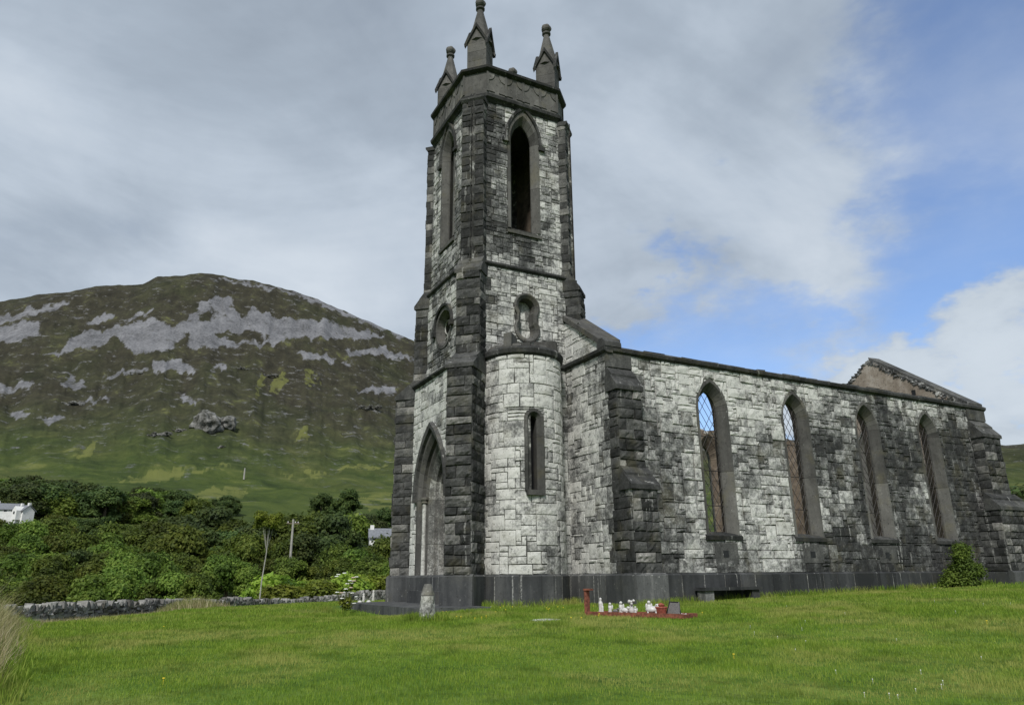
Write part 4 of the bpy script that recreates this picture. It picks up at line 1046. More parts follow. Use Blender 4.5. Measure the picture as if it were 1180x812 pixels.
# pinnacles set diagonally: shaft, four gablets, spirelet, ball finial
def pinnacle(x, y, seed):
    r_ = random.Random(seed); root = empty('pinnacle', (x, y, 19.98), R(45), tower)
    w_ = .40; m1 = MB()
    for (z0, z1) in ((0, .42), (.43, .86), (.87, 1.28)):
        for (a0, a1) in ((-w_, -.02+r_.uniform(-.1, .1)), (None, w_)):
            a0 = a0 if a0 is not None else last+.008; last = a1
            m1.box((a0, -w_, z0), (a1, w_, z1), r_.uniform(.25, .7))
    # gable bodies
    for ax in (0, 1):
        P_ = [(-w_, 1.285), (w_, 1.285), (0, 2.05)]
        if ax == 0: m1.prism(P_, lambda a, b: Vector((a, -w_, b)), lambda a, b: Vector((a, w_, b)), .5)
        else: m1.prism(P_, lambda a, b: Vector((w_+.001, a, b)), lambda a, b: Vector((-w_-.001, a, b)), .5)
    m1.build('pinnacle_shaft', FRAME, root)
    for k in range(4):
        g = MB(); a_ = k*math.pi/2; ca, sa = math.cos(a_), math.sin(a_)
        rot = lambda p: Vector((p[0]*ca-p[1]*sa, p[0]*sa+p[1]*ca, p[2]))
        for s_ in (-1, 1):
            pts = [(s_*(w_+.09), 1.10), (s_*(w_+.11), 1.24), (0, 2.20), (0, 2.02)]
            if s_ < 0: pts = pts[::-1]
            g.prism(pts, lambda a, b: rot((a, -w_+.02, b)), lambda a, b: rot((a, -w_-.09, b)), r_.uniform(.1, .35))
        g.build('gablet', DARK, root)
    sp = MB(); sp.lathe([(.50, 1.45), (.40, 1.9), (.14, 3.05), (.125, 3.2)], (0, 0, 0), 8, .5); sp.build('spirelet', FRAME, root)
    fi = MB(); fi.lathe([(.10, 3.12), (.185, 3.2), (.185, 3.28), (.10, 3.33)], (0, 0, 0), 14, .35)
    seg = 20
    vs_ = []; 
    for i in range(9):
        th = math.pi*i/8
        for k in range(seg):
            rr = .215*math.sin(th)*(1+.09*math.cos(5*2*math.pi*k/seg)); vs_.append((rr*math.cos(2*math.pi*k/seg), rr*math.sin(2*math.pi*k/seg), 3.52-.20*math.cos(th)))
    fi.add(vs_, [(i*seg+k, i*seg+(k+1) % seg, (i+1)*seg+(k+1) % seg, (i+1)*seg+k) for i in range(8) for k in range(seg)], .55)
    fi.build('finial', FRAME, root)
for k, (sx, sy) in enumerate(((-1, -1), (-1, 1), (1, -1), (1, 1))):
    pinnacle(CX+sx*1.576, CY+sy*1.576, 60+k)

# round stair turret against the south face
TC = (-1.86, 2.49); TR = 1.36
tur = empty('stair_turret', (*TC, 0), 0, tower); iv_ = Matrix.Translation((-TC[0], -TC[1], 0))
CF = Cyl(TC, TR)
A0, A1 = math.pi*.96, math.pi*2.04
NA = math.atan2(-.98, -.20)+2*math.pi                        # direction of the lancet
LAN = Arch(NA*TR, .30, 3.42, 5.78, 6.04)
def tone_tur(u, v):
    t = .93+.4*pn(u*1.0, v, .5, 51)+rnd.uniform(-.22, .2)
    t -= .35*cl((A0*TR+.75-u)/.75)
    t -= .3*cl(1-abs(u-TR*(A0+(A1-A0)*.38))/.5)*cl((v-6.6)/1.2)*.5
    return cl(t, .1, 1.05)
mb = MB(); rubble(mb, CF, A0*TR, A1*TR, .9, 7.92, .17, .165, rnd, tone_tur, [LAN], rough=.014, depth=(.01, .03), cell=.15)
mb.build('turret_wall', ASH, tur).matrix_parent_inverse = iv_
mb = MB(); n_ = 40
CB = Cyl(TC, TR-.02)
def cylpatch(u0, u1, v0, v1, F_, t=.5):
    k_ = max(1, int((u1-u0)/.12))
    for i in range(k_):
        a0, a1 = u0+(u1-u0)*i/k_, u0+(u1-u0)*(i+1)/k_
        mb.add([F_(a0, v0), F_(a1, v0), F_(a1, v1), F_(a0, v1)], [(0, 1, 2, 3)], t)
ul, ur_ = LAN.uc-.2, LAN.uc+.2
cylpatch(A0*TR, ul, -.3, 8, CB); cylpatch(ur_, A1*TR, -.3, 8, CB); cylpatch(ul, ur_, -.3, 3.45, CB); cylpatch(ul, ur_, 5.98, 8, CB)
mb.build('turret_core', MORT, tur).matrix_parent_inverse = iv_
mb = MB(); LMB = MB(); PB, LB_ = plinth_run(CF, A0*TR, A1*TR, rnd, tone=(.25, .6), out_=.12, lime=.9)
o_ = PB.build('turret_plinth', PLINTH, tur); o_.matrix_parent_inverse = iv_; merge(LMB, LB_)
mb = MB()
for i in range(26):
    a0 = A0+(A1-A0)*i/26; a1 = A0+(A1-A0)*(i+1)/26; t = rnd.uniform(.15, .4) if i % 3 == 0 else t
    p = [(1.2, 7.88), (TR+.02, 7.88), (TR+.10, 7.96), (TR+.13, 8.10), (TR+.05, 8.20), (1.2, 8.22)]
    f0 = lambda a, b: Vector((TC[0]+a*math.cos(a0), TC[1]+a*math.sin(a0), b)); f1 = lambda a, b: Vector((TC[0]+a*math.cos(a1), TC[1]+a*math.sin(a1), b))
    mb.prism(p, f0, f1, t)
mb.build('turret_cornice', DARK, tur).matrix_parent_inverse = iv_
mb = MB()
for i in range(14):
    a0 = A0+(A1-A0)*i/14+.01; a1 = A0+(A1-A0)*(i+1)/14-.01; hh = rnd.uniform(.02, .12)
    if i in (3,): hh = .48
    if i in (10, 11): hh = .42
    p = [(.5, 8.35), (.9, 8.2), (TR-.03, 8.2), (TR-.08, 8.24+hh), (.5, 8.5+hh*.5)]
    mb.prism(p, lambda a, b: Vector((TC[0]+a*math.cos(a0), TC[1]+a*math.sin(a0), b)), lambda a, b: Vector((TC[0]+a*math.cos(a1), TC[1]+a*math.sin(a1), b)), rnd.uniform(.25, .7))
mb.build('turret_cap', FRAME, tur).matrix_parent_inverse = iv_
nd = Vector((math.cos(NA), math.sin(NA), 0)); FL = Frame3((TC[0]+nd.x*(TR-.0), TC[1]+nd.y*(TR-.0), 0), (-nd.y, nd.x, 0), nd)
L2 = Arch(0, .30, 3.42, 5.72, 6.04)
lw = empty('lancet_window', FL(0, 3.4, 0), 0, tur); lw.matrix_parent_inverse = iv_
iv2 = Matrix.Translation(-FL(0, 3.4, 0))
mb = MB(); sweep_frame(mb, FL, L2, [(.03, -.10), (.03, .035), (-.07, .035), (-.18, -.12), (-.18, -.5)], rnd, (.2, .5), seg=3); mb.box(*(lambda a_, b_: (tuple(min(p, q_) for p, q_ in zip(a_, b_)), tuple(max(p, q_) for p, q_ in zip(a_, b_))))(FL(-.33, 3.28, -.2), FL(.33, 3.44, .05)), .35)
mb.build('lancet_surround', FRAME, lw).matrix_parent_inverse = iv2
mb = MB(); mb.add([FL(-.25, 3.3, -.5), FL(.25, 3.3, -.5), FL(.25, 6.1, -.5), FL(-.25, 6.1, -.5)], [(0, 1, 2, 3)], .0); mb.build('lancet_shade_panel', BLACK, lw).matrix_parent_inverse = iv2  # black sheet paints the shade behind the lancet

LMB.build('turret_lime_joints', LIMEM, church)
# ------------------------------------------------------------------ things round the church
def stone_slab(name, pts, z0, z1, label, cat, mat=PLINTH):
    m1 = MB(); m1.prism(pts, lambda a, b: Vector((a, b, z0)), lambda a, b: Vector((a, b, z1)), .6)
    o = m1.build(name, mat); return tag(o, label, cat)
stone_slab('doorstep', [(-6.0, 1.25), (-3.9, .75), (-3.9, 7.6), (-6.3, 7.6)], -.5, .03, 'broad grey stone doorstep slab at the foot of the tower door', 'step')

# stone bench against the plinth under the first window
be = tag(empty('stone_bench', (4.1, -.42, hz(4, -.4))), 'dark stone slab bench against the plinth under the nearest nave window', 'bench')
m1 = MB(); m1.box((-1.22, -.24, .33), (1.22, .24, .42), .15, .01, rnd); m1.build('seat', PLINTH, be)
for x_, t_ in ((-1.0, .95), (.98, .2)):
    m1 = MB(); m1.box((x_-.17, -.17, -.1), (x_+.17, .17, .33), t_, .015, rnd); m1.build('leg', PLINTH, be)

# short stone post with a pointed cap
g = onground(492, 716, 8, 60); 
sp_ = tag(empty('stone_post', g), 'short rough pale stone post with loose pointed cap on the lawn before the tower', 'post')
m1 = MB()
def rough_col(mb_, z0, z1, w0, w1, n_=7, j=.03, t=.8, ang=0):
    rings = []
    for k in range(n_+1):
        z = z0+(z1-z0)*k/n_; w_ = w0+(w1-w0)*k/n_
        rings.append([Vector((math.cos(a_+ang)*w_*(1+rnd.uniform(-j, j)*3), math.sin(a_+ang)*w_*(1+rnd.uniform(-j, j)*3), z)) for a_ in np.linspace(0, 2*math.pi, 12, endpoint=False)])
    vs_ = [p for r_ in rings for p in r_]
    mb_.add(vs_, [(i*12+k, i*12+(k+1) % 12, (i+1)*12+(k+1) % 12, (i+1)*12+k) for i in range(n_) for k in range(12)]+[tuple(n_*12+k for k in range(12)), tuple(range(12))[::-1]], t)
rough_col(m1, -.12, .56, .20, .155); m1.build('post_shaft', LIMEM, sp_)
m1 = MB(); rough_col(m1, .575, .82, .16, .08, 3, .02, .7, .3); m1.build('post_cap', FRAME, sp_)

# low red memorial frame with ornaments
P0 = onground(676, 709, 8, 40); P1 = onground(789, 714, 8, 40)
dv = (P1-P0); dv.z = 0; ln = dv.length; dv.normalize(); nv_ = Vector((-dv.y, dv.x, 0)); ang = math.atan2(dv.y, dv.x)
gm = tag(empty('red_grave_border', P0, ang), 'low red painted wooden grave frame lying on the lawn with upright end board', 'grave frame')
m1 = MB(); m1.box((0, -.03, 0.0), (ln, .0, .10), .5); m1.build('front_board', REDW, gm)
m1 = MB(); m1.box((0, .62, 0.0), (ln, .65, .09), .5); m1.build('back_board', REDW, gm)
m1 = MB(); m1.box((ln-.03, 0, 0.0), (ln, .62, .09), .5); m1.build('end_board', REDW, gm)
m1 = MB(); m1.box((0.02, 0.0, 0.0), (ln-.03, .62, .05), .5); m1.build('tray_floor', REDW, gm)
m1 = MB(); m1.box((-.07, .02, 0.0), (.0, .16, .60), .5); m1.box((-.08, .0, .58), (.10, .18, .62), .5); m1.build('upright_board', REDW, gm)
def onf(fx, fy): return P0+dv*(fx*ln)+nv_*fy+Vector((0, 0, .05))
def figurine(fx, fy, h, kind, mat, label, name, rz=0):
    m_ = MB(); s_ = h*.72
    if kind == 'angel':
        m_.lathe([(.20*s_, 0), (.22*s_, .04*s_), (.15*s_, .3*s_), (.17*s_, .55*s_), (.12*s_, .68*s_), (.05*s_, .73*s_)], (0, 0, 0), 10)
        m_.blob((0, 0, .85*s_), .13*s_, rnd, .5, 2, .03)
        for sx in (-1, 1): m_.blob((sx*.17*s_, .1*s_, .56*s_), .14*s_, rnd, .5, 2, .05, (.7, .3, 1.6))
        m_.blob((0, -.13*s_, .5*s_), .08*s_, rnd, .5, 1, .05)
    elif kind == 'vase':
        m_.lathe([(.13*s_, 0), (.2*s_, .1*s_), (.22*s_, .3*s_), (.12*s_, .5*s_), (.15*s_, .58*s_)], (0, 0, 0), 12)
        for k in range(9): m_.blob((rnd.uniform(-.2, .2)*s_, rnd.uniform(-.2, .2)*s_, (.7+rnd.uniform(-.08, .2))*s_), .11*s_, rnd, .5, 1, .15)
    elif kind == 'lamb':
        m_.blob((0, 0, .45*s_), .38*s_, rnd, .5, 2, .08, (1.5, .8, .8)); m_.blob((.5*s_, 0, .75*s_), .2*s_, rnd, .5, 2, .05, (1.2, .8, 1))
        for a_ in (-.35, .35):
            for b_ in (-.15, .15): m_.tube([(a_*s_, b_*s_, 0), (a_*s_, b_*s_, .3*s_)], .07*s_, 6)
        m_.blob((.42*s_, .16*s_, .85*s_), .07*s_, rnd, .5, 1, .05); m_.blob((.42*s_, -.16*s_, .85*s_), .07*s_, rnd, .5, 1, .05)
    elif kind == 'madonna':
        m_.lathe([(.18*s_, 0), (.19*s_, .03*s_), (.12*s_, .25*s_), (.14*s_, .55*s_), (.13*s_, .72*s_), (.06*s_, .80*s_), (.085*s_, .86*s_), (.08*s_, .95*s_), (.03*s_, 1.0*s_)], (0, 0, 0), 12)
        m_.blob((0, -.1*s_, .58*s_), .07*s_, rnd, .5, 1, .05, (1.2, .8, .8))
    o = m_.build(name, mat, None, True); o.location = onf(fx, fy); o.rotation_euler = (0, 0, ang+rz)
    return tag(o, label, {'angel': 'figurine', 'vase': 'flower vase', 'lamb': 'figurine', 'madonna': 'statuette'}[kind], 'ornaments on the red memorial frame')
figurine(.085, .3, .50, 'madonna', WHITEC, 'tallest white praying statuette nearest the upright red board', 'statuette')
figurine(.14, .15, .33, 'madonna', WHITEC, 'smaller white statuette in front of the tallest one', 'statuette')
figurine(.20, .25, .36, 'angel', WHITEC, 'white winged angel third from the upright board', 'angel_figurine')
figurine(.27, .2, .20, 'lamb', GREYC, 'small dark weathered animal ornament between white angels', 'animal_figurine')
figurine(.295, .35, .40, 'angel', WHITEC, 'white angel standing behind the small dark animal ornament', 'angel_figurine')
figurine(.37, .2, .26, 'lamb', WHITEC, 'white reclining lamb ornament at the middle of the frame', 'lamb_figurine')
figurine(.40, .38, .46, 'vase', WHITEC, 'big round bunch of white artificial flowers in the frame', 'flower_vase')
figurine(.485, .18, .26, 'angel', WHITEC, 'small white kneeling cherub right of the white lamb', 'cherub_figurine')
figurine(.60, .3, .44, 'angel', WHITEC, 'white angel leaning towards its pair left of the dark plaque', 'angel_figurine', .5)
figurine(.65, .2, .36, 'lamb', WHITEC, 'white long-necked bird ornament beside the leaning angel', 'bird_figurine', .4)
m1 = MB(); m1.lathe([(.10, 0), (.14, .15), (.15, .16), (.14, .18)], (0, 0, 0), 12); m1.lathe([(.07, .181), (.09, .22), (.02, .26)], (0, 0, 0), 10)
o = m1.build('plant_pot', TERRA); o.location = onf(.72, .3); tag(o, 'dark red clay pot between white bird and slanted plaque', 'pot')
pq = tag(empty('memorial_plaque', onf(.81, .3), ang), 'grey slanted plaque in a black frame on the memorial', 'plaque')
pts = [(-.16, 0), (.2, 0), (.13, .27), (-.10, .28)]
m1 = MB(); m1.prism(pts, lambda a, b: Vector((a, .1+b*.3, b)), lambda a, b: Vector((a, .12+b*.3, b)), .5); m1.build('plaque_panel', GREYC, pq)
m1 = MB(); m1.tube([Vector((a, .105+b*.3, b)) for a, b in pts+[pts[0]]], .02, 6); m1.build('plaque_rim', BLACK, pq)
m1 = MB()
for k in range(26): m1.blob((rnd.uniform(-.25, .35), rnd.uniform(-.2, .15), .01), rnd.uniform(.015, .03), rnd, .6, 1, .2)
o = m1.build('white_pebbles', WHITEC); o.location = onf(.86, .3); tag(o, 'scatter of white pebbles before the dark plaque', 'pebbles', kind='stuff')
# half sunk flat stone in the lawn
m1 = MB(); g = onground(628, 714, 8, 60); m1.blob((0, 0, -.015), .36, rnd, .8, 3, .1, (1.2, .7, .12)); o = m1.build('sunken_stone', LIMEM); o.location = g; tag(o, 'flat pale stone half sunk in the lawn left of the red frame', 'stone')
# gravel strip at the foot of the walls
m1 = MB()
for k in range(420):
    if k % 3 == 0: x_, y_ = rnd.uniform(-.2, .4), rnd.uniform(-1.6, -1.14)
    elif k % 3 == 1: a_ = rnd.uniform(A0+.3, A1); q_ = TR+.12+abs(rnd.gauss(0, .14)); x_, y_ = TC[0]+q_*math.cos(a_), TC[1]+q_*math.sin(a_)
    else: x_, y_ = rnd.uniform(1.2, 18), -.12-abs(rnd.gauss(0, .1))
    m1.blob((x_, y_, hz(x_, y_)+.012), rnd.uniform(.015, .045), rnd, rnd.uniform(.4, 1), 1, .2, (1.2, 1, .6))
tag(m1.build('gravel', LIMEM), 'pale gravel and chips along the foot of the church walls', 'gravel', kind='stuff')

# ------------------------------------------------------------------ foliage
def leaves(rs, centres, radii, n, size, sq=.8, flat=.5, shell=.35):
    """leaf quads through the outer volume of lobes -> verts, tones"""
    C_ = np.array(centres, float); R_ = np.array(radii, float)
    p = R_**2; p = p/p.sum(); idx = rs.choice(len(R_), n, p=p)
    d = rs.normal(size=(n, 3)); d /= np.linalg.norm(d, axis=1)[:, None]; d[:, 2] = np.where(d[:, 2] < -.5, -d[:, 2], d[:, 2])
    rr = R_[idx]*(1-shell*rs.random(n)**1.5)*(1+.24*rs.normal(size=n))
    pos = C_[idx]+d*rr[:, None]*np.array([1, 1, sq])
    nrm = d+rs.normal(scale=.55, size=(n, 3))+np.array([0, 0, flat*.5]); nrm /= np.linalg.norm(nrm, axis=1)[:, None]
    a = np.cross(nrm, rs.normal(size=(n, 3))); a /= np.linalg.norm(a, axis=1)[:, None]; b = np.cross(nrm, a)
    s_ = size*rs.uniform(.5, 1.7, n)[:, None]
    q = np.stack([pos-a*s_*.9, pos+b*s_*.5, pos+a*s_*.9, pos-b*s_*.5], 1).reshape(-1, 3)
    lobe = rs.random(len(R_)); tone = np.clip(.45*lobe[idx]+.55*rs.random(n)*.8+.1*d[:, 2]*0, 0, 1)
    return q, tone
def crown(name, rs, centres, radii, n, size, mat, parent, core=True, **kw):
    q, tone = leaves(rs, centres, radii, n, size, **kw)
    F = np.arange(len(q)); V = q; T = tone; 
    if core:
        m1 = MB(); r_ = random.Random(int(rs.integers(1e6)))
        for c, r0 in zip(centres, radii): m1.blob(c, r0*.55, r_, .3, 2, .2, (1, 1, kw.get('sq', .8)))
        base = len(V); cv_ = np.array(m1.v); tri = np.array(m1.f)
        # as degenerate-free quads: keep triangles by splitting each into quads via centroid-less fan
        mid = (cv_[tri[:, 0]]+cv_[tri[:, 2]])/2; mi = base+len(cv_)+np.arange(len(tri))
        fq = np.stack([tri[:, 0]+base, tri[:, 1]+base, tri[:, 2]+base, mi], 1).ravel()
        V = np.vstack([V, cv_, mid]); F = np.concatenate([F, fq]); T = np.concatenate([T, np.full(len(tri), .25)])
    return npmesh(name, V, F, 4, mat, parent=parent, extra=[('tone', 'FACE', T)])

def make_tree(seed, h, spread, mat, nleaf, label, group, form='round', leaf=.17, cat='tree', name='broadleaf_tree'):
    rs = np.random.default_rng(seed); r_ = random.Random(seed)
    root = empty(name); tag(root, label, cat, group)
    cs, rd = [], []; k_ = 26
    for k in range(k_):
        a_ = r_.uniform(0, 6.28); f = r_.random(); z = h*(.28+.55*f); lim = spread*(1-abs(f-.35)*.75)
        q_ = lim*math.sqrt(r_.random())*.85
        if form == 'conic': lim = spread*(1-f)*.9+.2; q_ = lim*.6*r_.random(); z = h*(.15+.75*f)
        cs.append((q_*math.cos(a_), q_*math.sin(a_), z)); rd.append(spread*r_.choice((r_.uniform(.14, .26), r_.uniform(.22, .36), r_.uniform(.34, .46)))*(.65 if form == 'conic' and f > .6 else 1))
    cs.append((0, 0, h*.80)); rd.append(spread*.34)
    crown('crown', rs, cs, rd, nleaf, leaf, mat, root)
    m1 = MB(); m1.tube([(0, 0, -.5), (.05*h*.1, 0, h*.25), (.1, .05, h*.55), (0, 0, h*.8)], [h*.028+.06, h*.022+.04, h*.014+.02, .03], 7)
    for k in range(5):
        c = cs[k]; m1.tube([(0.03, 0, h*r_.uniform(.2, .4)), (c[0]*.5, c[1]*.5, c[2]*.75), c], [h*.012+.02, h*.008+.015, .02], 5)
    m1.build('trunk', BARK, root)
    return root
def copy_tree(o, parent=None):
    c = o.copy(); COL.objects.link(c); c.parent = parent
    for ch in [x for x in bpy.data.objects if x.parent == o and x != c]: copy_tree(ch, c)
    return c

protos = {}
GA = 'trees and scrub in the wood behind the dry stone wall'
protos['green'] = [make_tree(s, 6.5, 3.3, LEAF, 17000, 'mid-green rounded tree in the dense wood behind the dry stone wall', GA) for s in (101, 102, 103)]
protos['dark'] = [make_tree(s, 8.0, 3.2, LEAFD, 16000, 'dark green tall tree further back in the wood, below the hillside', GA, leaf=.19) for s in (111, 112)]
protos['bright'] = [make_tree(s, 2.6, 2.0, LEAFY, 9000, 'low bright yellow-green bush just behind the dry stone wall', 'bright bushes behind the wall', leaf=.13, cat='bush', name='low_bush') for s in (121, 122)]
used = {}
def plant(kind, px, dist, scale, rz, label=None, zs=1.0, k=None):
    lst = protos[kind]; k = (k if k is not None else int(px*7+dist)) % len(lst); pr = lst[k]
    if (kind, k) not in used: used[(kind, k)] = 1; o = pr
    else: o = copy_tree(pr)
    g = atdist(px, dist); o.location = (g.x, g.y, g.z-.25*scale); o.rotation_euler = (0, 0, rz); o.scale = (scale, scale, scale*zs)
    if label: o['label'] = label
    return o
rt_ = random.Random(77)
HT = {'green': 6.5*1.04, 'dark': 8.0*1.02, 'bright': 2.6*1.06}
def plant_top(kind, px, dist, py, label=None, zs=1.0, sink=0.0):
    """a tree whose top stands at the height the photo shows at that distance"""
    py += 6 if kind == 'green' else 3
    d = raydir(px, py); zt_ = CAM.z+d.z/math.hypot(d.x, d.y)*dist; g = atdist(px, dist)
    sc = max(.35, min(2.6, (zt_-g.z+.2)/HT[kind]/zs))
    o = plant(kind, px, dist, sc*(1+sink*.25), rt_.uniform(0, 6), label, zs); o.location.z -= sink*sc*1.6; return o
# skyline of the near wood in the photo: (px, py)
WT = [(-80, 600), (0, 612), (60, 604), (110, 598), (150, 592), (180, 586), (215, 577), (245, 572), (275, 582), (305, 584), (330, 578), (365, 574), (398, 582), (415, 600), (440, 610), (460, 612)]
def wt(px): return float(np.interp(px, [a_ for a_, _ in WT], [b_ for _, b_ in WT]))
for px in range(-70, 250, 25):
    p_ = px+rt_.uniform(-8, 8); plant_top('green', p_, rt_.uniform(62, 70), rt_.uniform(640, 668), zs=rt_.uniform(.85, 1.0))
for px in range(-80, 445, 26):
    p_ = px+rt_.uniform(-9, 9); plant_top('green', p_, rt_.uniform(78, 90), rt_.uniform(622, 648) if p_ < 400 else rt_.uniform(640, 655), zs=rt_.uniform(.85, 1.05))
for px in range(-80, 440, 24):
    p_ = px+rt_.uniform(-9, 9); plant_top('green' if rt_.random() < .7 else 'dark', p_, rt_.uniform(100, 118), wt(p_)+rt_.uniform(14, 34))
for px in range(-80, 425, 22):
    p_ = px+rt_.uniform(-7, 7); dk = 195 < p_ < 400 and rt_.random() < .75
    plant_top('dark' if dk else 'green', p_, rt_.uniform(128, 150), wt(p_)+rt_.uniform(-3, 9), 'dark broad tree rising above the others at the back of the wood' if dk else 'rounded tree in the back rank of the wood')
for px in list(range(315, 440, 15)):
    plant_top('bright', px+rt_.uniform(-5, 5), rt_.uniform(61, 66), rt_.uniform(655, 668), zs=rt_.uniform(.7, .9))
for px, ds, py in ((428, 74, 628), (446, 72, 640), (408, 82, 622), (452, 95, 604), (385, 80, 640)):
    plant_top('green', px, ds, py, 'fresh green tree beside the left edge of the tower')
# far belts on the lower hillside
for k in range(84):
    px = rt_.uniform(-80, 170) if k % 5 else rt_.uniform(140, 290); ds = rt_.uniform(320, 470)
    top = np.interp(px, [-70, 0, 60, 110, 170, 230, 300], [530, 536, 541, 545, 552, 556, 562])+rt_.uniform(0, 24)
    plant_top('dark' if k % 3 else 'green', px, ds, top, 'dark tree in the far belt at the foot of the mountain', zs=.8, sink=1.0)
for k in range(11):
    px = rt_.uniform(-60, 110); plant_top('green' if k % 2 else 'dark', px, rt_.uniform(200, 230), rt_.uniform(584, 598) if not -30 < px < 45 else rt_.uniform(602, 610), 'tree among the scattered group around the white house', zs=.85)
for px, ds, py in ((4, 165, 590), (17, 168, 592), (31, 166, 591), (-14, 172, 586), (47, 176, 586), (60, 200, 584)): plant_top('green', px, ds, py, 'tree directly before the white cottage at the left edge')
for px, ds, py in ((395, 300, 556), (430, 190, 590), (425, 230, 585), (440, 260, 578), (366, 320, 560)): plant_top('dark', px, ds, py, 'small bush scattered on the open slope left of the tower')
for px, ds, py in ((1166, 75, 548), (1183, 78, 546), (1205, 80, 545), (1178, 110, 546)):
    plant_top('dark', px, ds, py, 'dark shrub beyond the far end of the church')

# bush against the church wall
b = make_tree(140, 2.25, 1.25, LEAFB, 17000, 'leafy green bush with pointed top against the plinth under the far window', None, form='conic', leaf=.05, cat='bush', name='wall_bush')
g = onground(1092, 672, 20, 60); b.location = (15.9, -.95, hz(15.9, -.95)-.3); b.scale = (1.05, .78, .84)
# sapling with stake
g = onground(298, 697, 20, 60)
sap = tag(empty('sapling', g), 'thin young tree tied to a leaning stake at the edge of the lawn', 'tree')
rs = np.random.default_rng(5); r_ = random.Random(5)
hh = 4.9*g.xy.__sub__(CAM.xy).length/37.0
cs = [(r_.uniform(-.85, .85)+.2, r_.uniform(-.6, .6), hh-.6+r_.uniform(-.55, .5)) for _ in range(22)]
crown('crown', rs, cs, [r_.uniform(.2, .42) for _ in cs], 6500, .075, LEAFY, sap, core=False, sq=.8, shell=.9)
m1 = MB(); m1.tube([(0, 0, -.1), (.06, 0, hh*.35), (.22, 0, hh*.6), (.3, 0, hh*.9)], [.06, .05, .035, .02], 7)
for c in cs[:9]: m1.tube([(.22, 0, hh*.62), ((c[0]+.2)/2, c[1]/2, hh-1.2), c], [.018, .012, .006], 4)
m1.build('trunk', POLE, sap)
stk = MB(); stk.tube([(-.22, .05, -.2), (.10, .03, 1.55)], [.055, .05], 7); stk.build('stake', WOOD, sap)
stk = MB(); stk.lathe([(.09, 0), (.09, .07)], (.02, .02, 1.25), 8); stk.build('tree_tie', BLACK, sap)
# white flowers in a tall stand left of the doorstep
g = onground(398, 706, 15, 50); fl = tag(empty('white_flower_plant', g), 'tall clump of white flowers on leafy stems left of the doorstep', 'flowers')
m1 = MB(); heads = []; r_ = random.Random(9)
for k in range(34):
    a_ = r_.uniform(0, 6.28); x_, y_ = r_.gauss(0, .17), r_.uniform(-.15, .15); h_ = r_.uniform(.1, 1.0)
    m1.tube([(x_*.4, y_*.4, 0), (x_*.7, y_*.7, h_*.6), (x_, y_, h_)], [.012, .009, .006], 4)
    heads.append((x_, y_, h_, k))
m1.build('stem', LEAF, fl)
rs = np.random.default_rng(6); crown('foliage', rs, [(0, 0, .2), (.1, .05, .35), (-.12, 0, .3)], [.15, .13, .13], 420, .05, LEAFY, fl, core=False, shell=1.0)
for k, hd in enumerate(r_.sample(heads, 24)+[( -.35, 0, 1.12, 0), (-.28, .05, 1.18, 0), (-.1, 0, 1.22, 0), (.2, 0, 1.08, 0), (.32, .05, 1.1, 0)]):
    m1 = MB()
    for q_ in range(6):
        a_ = q_*1.05; m1.blob((hd[0]+.035*math.cos(a_), hd[1]+.035*math.sin(a_), hd[2]), .038, r_, .5, 1, .1, (1, 1, .45))
    m1.build('flower_head', PETALP if k % 8 == 3 else PETALW, fl)
# small white ornaments near the flowers
for k, (px, py, ds, hgt_) in enumerate(((421, 690, 31, .38), (432, 691, 34, .5), (417, 697, 29, .16), (427, 698, 29, .16))):
    g = atdist(px, ds); m1 = MB()
    if k < 2: m1.lathe([(.07, 0), (.08, .03), (.045, hgt_*.4), (.055, hgt_*.7), (.03, hgt_*.8), (.045, hgt_*.9), (.01, hgt_)], (0, 0, 0), 10)
    else: m1.blob((0, 0, .06), .09, rnd, .5, 2, .1)
    o = m1.build('white_ornament', WHITEC, None, True); o.location = g
    tag(o, ['slim white ornament standing just right of the flower clump', 'taller thin white ornament nearest the tower plinth', 'low rounded white stone left of the pair on the grass', 'low rounded white stone nearest the doorstep edge'][k], 'ornament', 'white ornaments by the doorstep')

